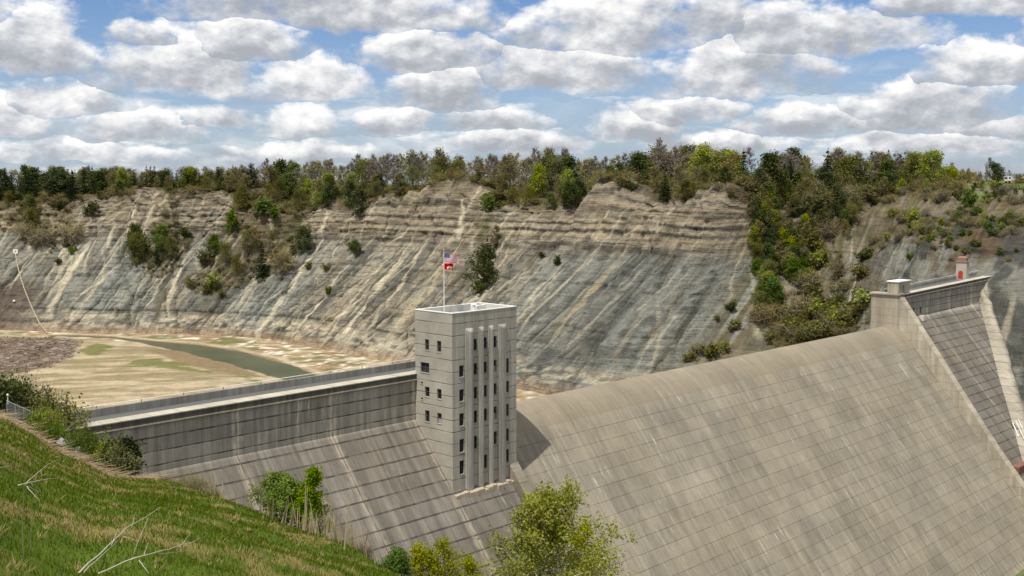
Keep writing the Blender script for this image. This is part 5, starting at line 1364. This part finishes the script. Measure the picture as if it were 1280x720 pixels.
# the brushy gully: a hundred-odd small trees and shrubs
GULP = [(928, 240), (935, 262), (942, 300), (936, 330), (950, 360), (946, 395), (962, 436), (1000, 430), (1060, 418), (1088, 405), (1086, 380), (1060, 350), (1050, 320), (1062, 290), (1090, 262), (1112, 242), (1060, 232), (980, 232)]
n = 0
while n < 235:
    px, py = rr.uniform(925, 1115), rr.uniform(232, 436)
    if not in_poly(np.array([px]), np.array([py]), GULP)[0]: continue
    if 1030 < px < 1070 and 290 < py < 400 and rr.random() < .65: continue
    p = hit(px, py)
    if p is None: continue
    side = (px - 935) / 160; low = (py - 235) / 200
    if side < .45 and low < .75: kind = ['dark', 'green', 'olive', 'olive', 'bud', 'yellow', 'bud'][int(rr.integers(0, 7))]; hp = rr.uniform(15, 34)
    elif low < .4: kind = ['bud', 'olive', 'dark', 'bush_olive', 'bud', 'olive', 'bush_brown'][int(rr.integers(0, 7))]; hp = rr.uniform(16, 30)
    else: kind = ['bush_brown', 'bush_olive', 'bush_yellow', 'bush_olive', 'olive', 'bud', 'bush_brown'][int(rr.integers(0, 7))]; hp = rr.uniform(12, 24)
    where = ('high ' if low < .35 else 'half way down ' if low < .7 else 'low ') + ('on the cliff side of the brushy gully' if side < .45 else 'on the far side of the brushy gully')
    plant(kind, p, hp * p[1] / F, ADJ[kind] + ' ' + where, ADJ[kind] + 's ' + where, rr, 1.15 if low < .6 else 1.35); n += 1
# scrub on the far terrace
for i in range(130):
    px, py = rr.uniform(1100, 1300), rr.choice([rr.uniform(236, 256), rr.uniform(266, 296), rr.uniform(268, 300), rr.uniform(280, 330)])
    p = hit(px, py)
    if p is None: continue
    kind = ['bush_brown', 'bush_olive', 'bush_brown', 'bush_yellow', 'bush_green'][int(rr.integers(0, 5))]; where = 'on the far terrace above the ledge' if py < 258 else 'on the scree below the far ledge'
    plant(kind, p, rr.uniform(5, 13) * p[1] / F, ADJ[kind] + ' ' + where, ADJ[kind] + 's ' + where, rr, 1.2)

# far forest behind: one mass
fv, ff, n = [], [], 0
srcs = [LIB['bud']['me'][0][1], LIB['bare']['me'][1][1], LIB['bud']['me'][2][1], LIB['conifer']['me'][1][1]]
arr = []
for me in srcs:
    co = np.empty(len(me.vertices) * 3, np.float32); me.vertices.foreach_get('co', co); arr.append(co.reshape(-1, 4, 3))
r3 = np.random.default_rng(5)
for i in range(210):
    px = -150 + 1400 * (i + r3.random()) / 210; d = r3.uniform(85, 220); p = on_rim(px, d); yt_ = np.interp(float(proj(p)[0]), SKY[:, 0], SKY[:, 1]) + 5
    j = (3 if r3.random() < (.55 if px < 200 else .12) else int(r3.integers(0, 3))); a = arr[j]; a = a[r3.random(len(a)) < .8]
    s = (31 + (YH - yt_) / F * p[1] - p[2]) / (14.5 if j != 3 else 14) * r3.uniform(.85, 1.05)
    if px > 1176: s *= .6
    th = r3.uniform(0, 6.28); R_ = np.array([[math.cos(th), -math.sin(th), 0], [math.sin(th), math.cos(th), 0], [0, 0, 1]])
    v = (a.reshape(-1, 3) @ R_.T) * s * [1.15, 1.15, 1] + p; fv.append(v); ff.append(np.arange(len(v)).reshape(-1, 4) + n); n += len(v)
tag(obj('far_forest', mesh_np('far_forest', np.concatenate(fv), np.concatenate(ff)), M_twigr), 'mass of brown spring woods behind the rim trees', 'forest', kind='stuff')



def mass(name, label, kind, spots, mat, seed, keep_):
    r_ = np.random.default_rng(seed); out_v, out_f, n_ = [], [], 0; src = []
    for tk_, me in LIB[kind]['me']:
        co = np.empty(len(me.vertices) * 3, np.float32); me.vertices.foreach_get('co', co); src.append(co.reshape(-1, 4, 3))
    for p_, h_, w_ in spots:
        a_ = src[int(r_.integers(0, len(src)))]; a_ = a_[r_.random(len(a_)) < keep_]; s_ = h_ / LIB[kind]['h']; th_ = r_.uniform(0, 6.28)
        R2 = np.array([[math.cos(th_), -math.sin(th_), 0], [math.sin(th_), math.cos(th_), 0], [0, 0, 1]])
        v_ = (a_.reshape(-1, 3) @ R2.T) * [s_ * w_, s_ * w_, s_] + p_; out_v.append(v_); out_f.append(np.arange(len(v_)).reshape(-1, 4) + n_); n_ += len(v_)
    tag(obj(name, mesh_np(name, np.concatenate(out_v), np.concatenate(out_f)), mat), label, 'undergrowth', kind='stuff')


r6 = np.random.default_rng(61); sp_a, sp_b = [], []
for i in range(620):
    px = -80 + 1270 * r6.random(); d = r6.choice([r6.uniform(-3, 12), r6.uniform(5, 45), r6.uniform(30, 95)]); p = on_rim(px, d)
    (sp_a if r6.random() < .55 else sp_b).append((p - [0, 0, .3], r6.uniform(2.0, 6.0), r6.uniform(1.2, 1.9)))
mass('rim_undergrowth', 'brown budding undergrowth filling the woods along the far rim', 'bush_brown', sp_a, M_twigr, 62, .8)
mass('green_undergrowth', 'olive undergrowth filling the woods along the far rim', 'bush_olive', sp_b, M_oliv, 63, .8)
sp_a, sp_b = [], []; HOL = [(298, 250), (402, 252), (385, 310), (350, 345), (270, 374), (235, 362), (250, 320), (285, 285)]; CHU = [(165, 325), (212, 250), (240, 300), (222, 350), (182, 345)]; LEF = [(0, 238), (115, 245), (78, 290), (62, 322), (25, 300), (0, 275)]
while len(sp_a) + len(sp_b) < 760:
    poly = [GULP, GULP, GULP, HOL, CHU, LEF][int(r6.integers(0, 6))]; px, py = r6.uniform(min(q[0] for q in poly), max(q[0] for q in poly)), r6.uniform(min(q[1] for q in poly), max(q[1] for q in poly))
    if not in_poly(np.array([px]), np.array([py]), poly)[0]: continue
    if 1035 < px < 1068 and 290 < py < 400 and r6.random() < .6: continue
    p = hit(px, py)
    if p is None: continue
    (sp_a if r6.random() < .55 else sp_b).append((p - [0, 0, .2], r6.uniform(1.0, 3.0), r6.uniform(1.2, 1.9)))
mass('slope_scrub', 'brown scrub covering the gully and the brushy hollows of the cliff', 'bush_brown', sp_a, M_twigr, 64, .55)
mass('olive_scrub', 'olive scrub covering the gully and the brushy hollows of the cliff', 'bush_olive', sp_b, M_oliv, 65, .6)

# driftwood litter on the brown flat
r4 = np.random.default_rng(8); P0, P1 = [], []
dp = np.array(DRIFT); x0, y0 = dp.min(0); x1, y1 = dp.max(0)
while len(P0) < 1100:
    x, y = r4.uniform(max(x0, -330), x1), r4.uniform(y0, y1)
    if not in_poly(np.array([x]), np.array([y]), DRIFT)[0]: continue
    z = drop(x, y, (B_floor,)) or ZF; a = r4.uniform(0, 6.28); L_ = r4.uniform(.6, 4.5) * (1 if r4.random() < .8 else 2); e = np.array([math.cos(a), math.sin(a), r4.uniform(-.1, .25)])
    P0.append(np.array([x, y, z + .15])); P1.append(P0[-1] + e * L_)
m = MB()
for a, c_ in zip(P0, P1): m.tube([a, c_], [r4.uniform(.12, .3)] * 2, 4)
tag(m.build('driftwood', leaf_mat('driftwood_grey', [(.12, .088, .062), (.19, .145, .105), (.42, .36, .29)], 0, .02, .3)), 'litter of grey brown driftwood logs covering the flat by the debris boom', 'driftwood', kind='stuff')

# ================================================================== near plants
r5 = np.random.default_rng(21)


def near_tree(name, label, px, D, ytop, zbase, spread, seed, leaf, dens, barkm, leafm, n1=22, n2=8, n3=6, tr_=.13, start=.18, jit=.22, up=.9, wid=.03):
    top = at_d(px, ytop, D); Ht = top[2] - zbase
    tk, cr_ = broad(name, Ht * .97, spread, seed, leaf, dens, jit, trunk_r=tr_, twig_w=wid, nt=7, n1=n1, n2=n2, n3=n3, start=start, up=up)
    o = thing(name, label, 'tree', (top[0], top[1], zbase)); obj('trunk', tk, barkm, o); obj('crown', cr_, leafm, o); return o


def gz(x, y): return drop(x, y, (B_hill,))


for (px, D, yt_, sp_, seed, label, dens, leaf) in [(716, 62, 595, 5.2, 301, 'large airy yellow green birch with pale stems in front of the dam spillway', 10, .15), (664, 60, 614, 3.4, 302, 'shorter yellow green birch leaning at the near side of the large birch', 10, .15), (766, 66, 628, 3.0, 309, 'thin birch crown at the far side of the large birch', 7, .14)]:
    p = at_d(px, yt_, D); near_tree('birch_tree', label, px, D, yt_, gz(p[0], p[1]) - .3, sp_, seed, leaf, dens, M_birch, M_birchl)
for (px, D, yt_, sp_, seed, label, dens, leaf, lm) in [(560, 58, 668, 1.7, 303, 'slender young green tree next to the large birch', 6, .11, M_birchl), (588, 57, 690, 1.3, 304, 'low young green tree between slender tree and large birch', 6, .11, M_birchl), (530, 57, 684, 1.2, 306, 'low bushy young tree on the hill side of the slender tree', 7, .12, M_birchl), (494, 56, 694, .9, 305, 'small dense green sapling at the grass edge', 10, .11, M_green),
                                                       (385, 71, 584, 1.55, 307, 'taller light green willow bush at the grass edge before the dam', 15, .14, M_willow), (343, 74, 596, 1.9, 308, 'rounder light green willow bush beside the taller one at the grass edge', 14, .14, M_willow), (364, 72, 600, 1.9, 310, 'light green willow bush between the taller and the rounder one', 15, .14, M_willow)]:
    p = at_d(px, yt_, D); near_tree('young_tree', label, px, D, yt_, gz(p[0], p[1]) - .3, sp_, seed, leaf, dens, M_bark, lm, n1=16, n2=6, n3=5, tr_=.06, start=.05, jit=.16, wid=.018)
# bushes around the near dam end
lib('near_green', 'green_bush', 'bush', 'foliage', 'stem', (M_barkd, M_green), [bush('near_green', 1.7, 2.4, 210 + i, .13, 4200, 22, False, .025) for i in range(2)], 2.4)
lib('near_dark', 'dark_bush', 'bush', 'foliage', 'stem', (M_barkd, M_dark), [bush('near_dark', 1.6, 2.5, 220 + i, .13, 4600, 22, False, .025) for i in range(2)], 2.5)
lib('near_olive', 'olive_bush', 'bush', 'foliage', 'stem', (M_bark, M_oliv), [bush('near_olive', 1.8, 2.5, 230 + i, .12, 3300, 26, False, .025) for i in range(2)], 2.5)
lib('near_yellow', 'yellow_green_bush', 'bush', 'foliage', 'stem', (M_bark, M_yel), [bush('near_yellow', 1.7, 2.5, 240 + i, .11, 2600, 26, False, .022) for i in range(2)], 2.5)
lib('near_brown', 'brown_thicket', 'bush', 'foliage', 'stem', (M_bark, M_twigr), [bush('near_brown', 1.7, 2.3, 250 + i, .35, 1500, 26, True, .022) for i in range(2)], 2.3)
lib('near_conifer', 'evergreen_bush', 'bush', 'foliage', 'stem', (M_barkd, M_con), [bush('near_conifer', 1.1, 3.2, 260, .13, 5200, 18, False, .03)], 3.2)
NB = [(16, 503, 141, 36, 'near_green', 'dark green bush at the corner behind the chain link fence', 1.2), (-2, 508, 139, 46, 'near_dark', 'dense dark bush at the edge behind the fence', 1.2), (48, 514, 140, 30, 'near_olive', 'big olive brown bush behind the chain link fence', 1.4), (66, 520, 141, 32, 'near_olive', 'second olive brown bush between fence and dam', 1.4), (84, 524, 143, 30, 'near_yellow', 'thin yellow green bush behind the dam parapet end', 1.3),
      (36, 510, 145, 36, 'near_brown', 'budding thicket tree behind the chain link fence', 1.2), (58, 545, 126, 38, 'near_yellow', 'yellow green bush covering the near end of the dam', 1.3), (50, 540, 127, 30, 'near_green', 'green bush between the fence and the dam end', 1.2), (66, 552, 124, 24, 'near_green', 'low green bush below the dam end', 1.2), (98, 556, 119, 22, 'near_green', 'bright green leafy bush under the dam walkway', 1.4), (112, 560, 117, 22, 'near_green', 'second bright green bush under the dam walkway', 1.2), (136, 572, 112, 28, 'near_yellow', 'pale feathery bush in front of the stained dam wing', 1.2), (150, 580, 110, 34, 'near_olive', 'pale stemmed bush beside the dark evergreen', 1.1),
      (156, 584, 111, 46, 'near_conifer', 'dark evergreen standing against the dam wing', 1.5), (150, 580, 112, 36, 'near_dark', 'dark shrub at the foot of the evergreen by the dam', 1.1), (208, 612, 96, 18, 'near_olive', 'brown tuft bush at the grass edge below the wing', 1.2), (232, 618, 92, 26, 'near_brown', 'bare brown thicket at the grass edge below the wing', 1.3), (250, 622, 89, 30, 'near_brown', 'tall bare brown thicket at the grass edge', 1.3), (266, 628, 86, 22, 'near_brown', 'last bare brown thicket before the reeds', 1.2), (455, 700, 60, 26, 'near_brown', 'bare twiggy shrub at the lower end of the grass edge', .9), (440, 694, 62, 22, 'near_brown', 'second bare twiggy shrub at the lower grass edge', .9)]
for px, py, D, hp, kind, label, wd in NB:
    p = at_d(px, py, D); z = drop(p[0], p[1], (B_hill,)); top = p[2] + hp * D / F
    plant(kind, (p[0], p[1], min(z, p[2])), max(1.0, top - min(z, p[2])), label, None, r5, wd / max(1.0, (top - min(z, p[2])) / (hp * D / F)) ** .6)


# grass of the slope: blades, finer and closer near the viewer
def hill_pts(n, lo, hi):
    """points spread evenly as seen along the slope"""
    i = r5.uniform(len(es) * .10, len(es) * .92, n); j = r5.random(n)
    k0 = np.interp(lo, [0, 1], [0, 89]); return i, j


NBL = 230000
ii = r5.uniform(29, 29 + 300, NBL); t_ = 0.05 + 0.97 * r5.random(NBL) ** 1.25
i0 = np.clip(ii.astype(int), 0, len(es) - 2); fi = ii - i0
Ei = E3[i0] * (1 - fi[:, None]) + E3[i0 + 1] * fi[:, None]
Pg = G0 + (Ei - G0) * t_[:, None]
gx_, gy_ = proj(Pg); keep = (gx_ > -90) & (gx_ < 760) & (gy_ < 860) & (gy_ > 480); Pg = Pg[keep]; t_ = t_[keep]
jj = np.searchsorted(td[:90], t_) ; jj = np.clip(jj, 1, 89); wj = ((t_ - td[jj - 1]) / (td[jj] - td[jj - 1]))[:, None]
i0 = i0[keep]; fi = fi[keep][:, None]; Pg = (HP[i0, jj - 1] * (1 - wj) + HP[i0, jj] * wj) * (1 - fi) + (HP[i0 + 1, jj - 1] * (1 - wj) + HP[i0 + 1, jj] * wj) * fi
Pg[:, :2] += r5.normal(size=(len(Pg), 2)) * .02
tone = turf_tone(Pg[:, 0], Pg[:, 1]); rg = np.hypot(Pg[:, 0], Pg[:, 1])
hsw2 = poly_dist(Pg[:, 0], Pg[:, 1], SWATH, False)
dead = r5.random(len(Pg)) < np.clip(.06 + .56 * tone, 0, .75); dead |= (hsw2 < 2.0) & (r5.random(len(Pg)) < .85)
hgt_ = r5.uniform(.06, .17, len(Pg)) * (.75 + .5 * fbm(Pg[:, 0] / 1.3, Pg[:, 1] / 1.3, 3, 2)) * np.where(dead, .8, 1) * np.clip(.8 + rg / 120, .8, 1.6)
wd_ = np.clip(.00055 * rg, .008, .045) * r5.uniform(.6, 1.3, len(Pg))
an = r5.uniform(0, 6.28, len(Pg)); le = np.where(dead, r5.uniform(.5, 1.5, len(Pg)), r5.uniform(.1, .8, len(Pg)))
sx_, sy_ = np.cos(an), np.sin(an); la = r5.uniform(0, 6.28, len(Pg)); lx, ly = np.cos(la), np.sin(la)
b0 = Pg + np.stack([-sx_ * wd_, -sy_ * wd_, -0.03 + 0 * wd_], 1); b1 = Pg + np.stack([sx_ * wd_, sy_ * wd_, -0.03 + 0 * wd_], 1)
tp = Pg + np.stack([lx * le * hgt_, ly * le * hgt_, hgt_], 1)
gv = np.stack([b0, b1, tp], 1).reshape(-1, 3); gf = np.arange(len(gv)).reshape(-1, 3)
gcol = np.where(dead[:, None], np.array([.31, .24, .095]) * r5.uniform(.6, 1.35, (len(Pg), 1)), np.array([.078, .126, .008]) * r5.uniform(.5, 1.5, (len(Pg), 1)) + np.array([.03, .02, 0]) * r5.random((len(Pg), 1)))
nt2 = 130; k_ = r5.integers(0, len(Pg), nt2); ctr = Pg[k_]; nb_ = 26
ang = r5.uniform(0, 6.28, (nt2, nb_)); le2 = r5.uniform(.08, .24, (nt2, nb_)); rad_ = r5.uniform(0, .16, (nt2, nb_)); w2_ = np.clip(.0006 * np.hypot(ctr[:, 0], ctr[:, 1]), .008, .045)[:, None] * np.ones((1, nb_))
bx = ctr[:, None, :] + np.stack([np.cos(ang) * rad_, np.sin(ang) * rad_, -.02 + 0 * ang], -1); tip = bx + np.stack([np.cos(ang) * le2 * .8, np.sin(ang) * le2 * .8, le2 * r5.uniform(.3, .9, ang.shape)], -1); sd_ = np.stack([-np.sin(ang) * w2_, np.cos(ang) * w2_, 0 * ang], -1)
gv2 = np.stack([bx - sd_, bx + sd_, tip], 2).reshape(-1, 3); gv = np.concatenate([gv, gv2]); gf = np.arange(len(gv)).reshape(-1, 3)
gcol = np.concatenate([gcol, np.array([.33, .255, .115]) * r5.uniform(.6, 1.25, (nt2 * nb_, 1))])
tg = NT('grass_blades'); at_ = tg.n('ShaderNodeAttribute', attribute_name='Col').outputs[0]
d_ = tg.n('ShaderNodeBsdfDiffuse'); tg.set(d_, 0, at_); tr_ = tg.n('ShaderNodeBsdfTranslucent'); tg.set(tr_, 0, at_); mx_ = tg.n('ShaderNodeMixShader'); mx_.inputs[0].default_value = .35
tg.nt.links.new(d_.outputs[0], mx_.inputs[1]); tg.nt.links.new(tr_.outputs[0], mx_.inputs[2]); tg.nt.links.new(mx_.outputs[0], tg.n('ShaderNodeOutputMaterial').inputs[0])
tag(obj('grass', mesh_np('grass', gv, gf, np.repeat(gcol, 3, 0)), tg.m), 'green grass with tan dead tufts covering the near slope', 'grass', kind='stuff')

# dead straw along the slope edge: a lying swath, and upright reed stalks
P0, P1, W_ = [], [], []
sw = np.array(SWATH); sl = np.linspace(0, len(sw) - 1, 1500)
for q in sl:
    b0_ = np.array([np.interp(q, np.arange(len(sw)), sw[:, k]) for k in (0, 1)]) + r5.normal(size=2) * 1.0; z = gz(*b0_); a = r5.normal(-.9, .6); L_ = r5.uniform(.6, 2.4)
    p0 = np.array([b0_[0], b0_[1], z + r5.uniform(0, .35)]); e = np.array([math.cos(a), math.sin(a), r5.uniform(-.15, .35)]); P0.append(p0); P1.append(p0 + e * L_); W_.append(r5.uniform(.03, .07))
v_, f_ = strips(np.array(P0), np.array(P1), np.array(W_), r5)
tag(obj('dead_brush', mesh_np('dead_brush', v_, f_), M_straw), 'swath of straw coloured dead brush lying along the upper grass edge', 'brush', kind='stuff')
P0, P1, W_ = [], [], []
for cxp, n_ in [(258, 10), (300, 14), (318, 24), (330, 26), (346, 30), (360, 16), (372, 26), (384, 22), (396, 24), (408, 22), (418, 24), (430, 20), (442, 16), (452, 10)]:
    ee = np.interp(cxp, [200, 280, 350, 420, 480], [0, 1, 2, 3, 4]); EP = np.array([(-30.3, 95), (-21.4, 82), (-15.2, 72), (-10, 63), (-6.5, 56)])
    c_ = np.array([np.interp(ee, range(5), EP[:, k]) for k in (0, 1)])
    for _ in range(int(n_ * .65)):
        b_ = c_ + r5.normal(size=2) * .55; z = gz(*b_); hh = r5.uniform(.8, 1.9) * (1.8 if r5.random() < .16 else 1)
        P0.append([b_[0], b_[1], z - .05]); P1.append([b_[0] + r5.normal() * .25, b_[1] + r5.normal() * .2, z + hh]); W_.append(r5.uniform(.05, .12))
v_, f_ = strips(np.array(P0), np.array(P1), np.array(W_), r5)
tag(obj('dead_reeds', mesh_np('dead_reeds', v_, f_), M_straw), 'dry tan reed stalks standing along the lower grass edge', 'reeds', kind='stuff')

# bleached fallen branches lying in the grass
M_dead = simple('bleached_wood', (.46, .41, .32), .9, .2, 6)


def hill_hit(px, py):
    q = B_hill.ray_cast(Vector(CAM), Vector(ray(px, py)).normalized()); return np.array(q[0])


def dead_branch(label, lines, parts_r):
    o = None
    for k, ln in enumerate(lines):
        pts = [hill_hit(px, py) + np.array([0, 0, lift]) for px, py, lift in ln]
        if o is None: o = thing('dead_branch', label, 'branch', pts[0]); o0 = pts[0]
        m = MB(); tt = np.linspace(0, len(pts) - 1, len(pts) * 4); pp = np.stack([np.interp(tt, np.arange(len(pts)), np.array(pts)[:, i]) for i in range(3)], 1); pp += r5.normal(size=pp.shape) * .006
        m.tube(list(pp - o0), np.linspace(parts_r[k], parts_r[k] * .3, len(pp)), 6); m.build('main_limb' if k == 0 else 'side_twig', M_dead, o, True)


dead_branch('longer bleached dead branch rising diagonally out of the grass', [[(99, 722, .1), (128, 698, .15), (160, 672, .3), (182, 663, .4), (200, 652, .5)], [(140, 692, .2), (150, 676, .4)], [(105, 722, .1), (150, 690, .3)], [(155, 684, .25), (176, 687, .2)], [(186, 663, .4), (172, 690, .2), (163, 706, .05)], [(165, 672, .3), (170, 660, .5)]], [.018, .008, .009, .008, .007, .007])
dead_branch('forked bleached dead branch lying near the diagonal one', [[(124, 722, .08), (160, 709, .15), (174, 708, .2), (210, 703, .3), (232, 697, .35), (246, 696, .4)], [(174, 709, .15), (186, 722, .1)], [(225, 699, .3), (240, 688, .5)], [(232, 697, .3), (258, 692, .5)], [(180, 706, .2), (186, 700, .4)], [(200, 704, .2), (238, 700, .25)]], [.018, .011, .008, .007, .007, .007])
dead_branch('small pale dead branch lying in the upper grass near the hill side', [[(24, 615, .2), (48, 614, .35), (74, 614, .5)], [(32, 614, .2), (50, 630, .1)], [(32, 612, .2), (60, 597, .6), (76, 592, .8)], [(0, 601, .4), (14, 601, .45)], [(34, 616, .2), (58, 624, .15)]], [.024, .012, .014, .013, .011])
for k, (pts, lab) in enumerate([([(30, 700, 0), (28, 660, .25), (30, 615, .5)], 'thin dry weed stalk rising from the grass beneath the small dead branch'), ([(38, 690, 0), (39, 660, .2), (42, 636, .4)], 'shorter dry weed stalk beside the thin one')]):
    pp = [hill_hit(pts[0][0], pts[0][1])]; D_ = pp[0][1]
    for px, py, _l in pts[1:]: pp.append(at_d(px, py, D_))
    m = MB(); m.tube(pp, [.010, .008, .005], 5); tag(m.build('dry_stalk', simple('dry_stalk_%s' % 'ab'[k], (.22, .19, .12), .9)), lab, 'weed stalk')

# ================================================================== machines and buildings on the rim
M_red = simple('red_paint', (.50, .07, .03), .5, .1, 3); M_orange = simple('orange_paint', (.75, .30, .03), .5, .1, 3); M_tyre = simple('tyre_rubber', (.02, .02, .02), .9); M_dglass = M_glass


def truck(x, y, rz):
    z = drop(x, y, (B_plat, B_wall)); o = thing('flatbed_truck', 'red flatbed truck with white cab and load parked on the far terrace', 'truck', (x, y, z), rz)
    m = MB(); m.bbox(-4.5, 4.5, -1.2, 1.2, .75, 1.3, .05); m.build('flatbed', M_red, o)
    m = MB(); m.prism([(-1.2, .8), (1.2, .8), (1.2, 3.0), (-1.2, 3.0)], -4.5, -2.7); cb = m.build('cab', M_white, o)
    m = MB(); m.box(-4.52, -4.5, -1.0, 1.0, 1.9, 2.7); m.box(-4.0, -3.0, -1.215, -1.2, 1.9, 2.7); m.build('window', M_dglass, cb)
    m = MB(); m.bbox(-2.2, 2.2, -1.15, 1.15, 1.3, 2.3, .05); m.build('load', simple('grey_load', (.55, .52, .5), .7), o)
    for wx in (-3.6, 1.8, 3.2):
        for wy in (-1.15, 1.15):
            m = MB(); m.tube([(wx, wy - .15, .5), (wx, wy + .15, .5)], .5, 14); m.build('wheel', M_tyre, o)


p = at_d(1269, 226, 492); truck(p[0], p[1], math.radians(10))
p = at_d(1288, 226, 497); z = drop(p[0], p[1], (B_plat, B_wall)); o = thing('loader', 'orange wheel loader standing behind the red flatbed truck', 'loader', (p[0], p[1], z), .2)
m = MB(); m.bbox(-3, 2, -1.2, 1.2, .9, 2.4, .1); m.build('body', M_orange, o); m = MB(); m.bbox(-1.2, .6, -1.0, 1.0, 2.4, 3.9, .1); cb = m.build('cab', M_orange, o); m = MB(); m.box(-1.0, .4, -1.02, -1.0, 2.6, 3.6); m.build('window', M_glass, cb); m = MB(); m.bbox(-1.3, .7, -1.1, 1.1, 3.9, 4.1, .04); m.build('roof', M_white, cb)
m = MB(); m.prism([(-1.4, .2), (1.4, .2), (1.4, 1.3), (-1.4, 1.3)], -5.2, -4.0); m.build('bucket', M_tyre, o)
m = MB(); m.tube([(-2.6, -.6, 1.9), (-4.3, -.6, .9)], .15, 6); m.tube([(-2.6, .6, 1.9), (-4.3, .6, .9)], .15, 6); m.build('arm', M_orange, o)
for wx in (-2.1, 1.2):
    for wy in (-1.2, 1.2): m = MB(); m.tube([(wx, wy - .25, .75), (wx, wy + .25, .75)], .75, 14); m.build('wheel', M_tyre, o)
p = at_d(1171, 224, 520); z = drop(p[0], p[1], (B_plat, B_wall)); o = thing('parked_car', 'white car parked on the rim beside the yellow green trees', 'car', (p[0], p[1], z), .1)
m = MB(); m.bbox(-2.2, 2.2, -.85, .85, .35, .95, .12); m.build('body', M_white, o); m = MB(); m.bbox(-1.3, 1.2, -.78, .78, .95, 1.5, .25); m.build('cabin', M_white, o); m = MB(); m.box(-1.0, .9, -.80, -.78, 1.0, 1.3); m.build('window', M_glass, o)
for wx in (-1.35, 1.35):
    for wy in (-.8, .8): m = MB(); m.tube([(wx, wy - .1, .33), (wx, wy + .1, .33)], .33, 12); m.build('wheel', M_tyre, o)
p = at_d(-2, 224, 800); z = drop(p[0], p[1], (B_plat, B_wall)); o = thing('house', 'low house with grey roof half hidden by trees at the cliff end', 'house', (p[0], p[1], z), .15)
m = MB(); m.box(-6, 6, -4, 4, 0, 4.6); m.build('wall', simple('house_wall', (.5, .45, .36), .9), o); m = MB(); m.prism([(-4.6, 4.4), (4.6, 4.4), (0, 7.4)], -6.5, 6.5); m.build('roof', simple('house_roof', (.30, .30, .30), .9), o)
for wx in (-4, -1, 2.6): m = MB(); m.box(wx, wx + 1.3, -4.05, -4.002, 1.4, 3.0); m.build('window', M_glass, o)
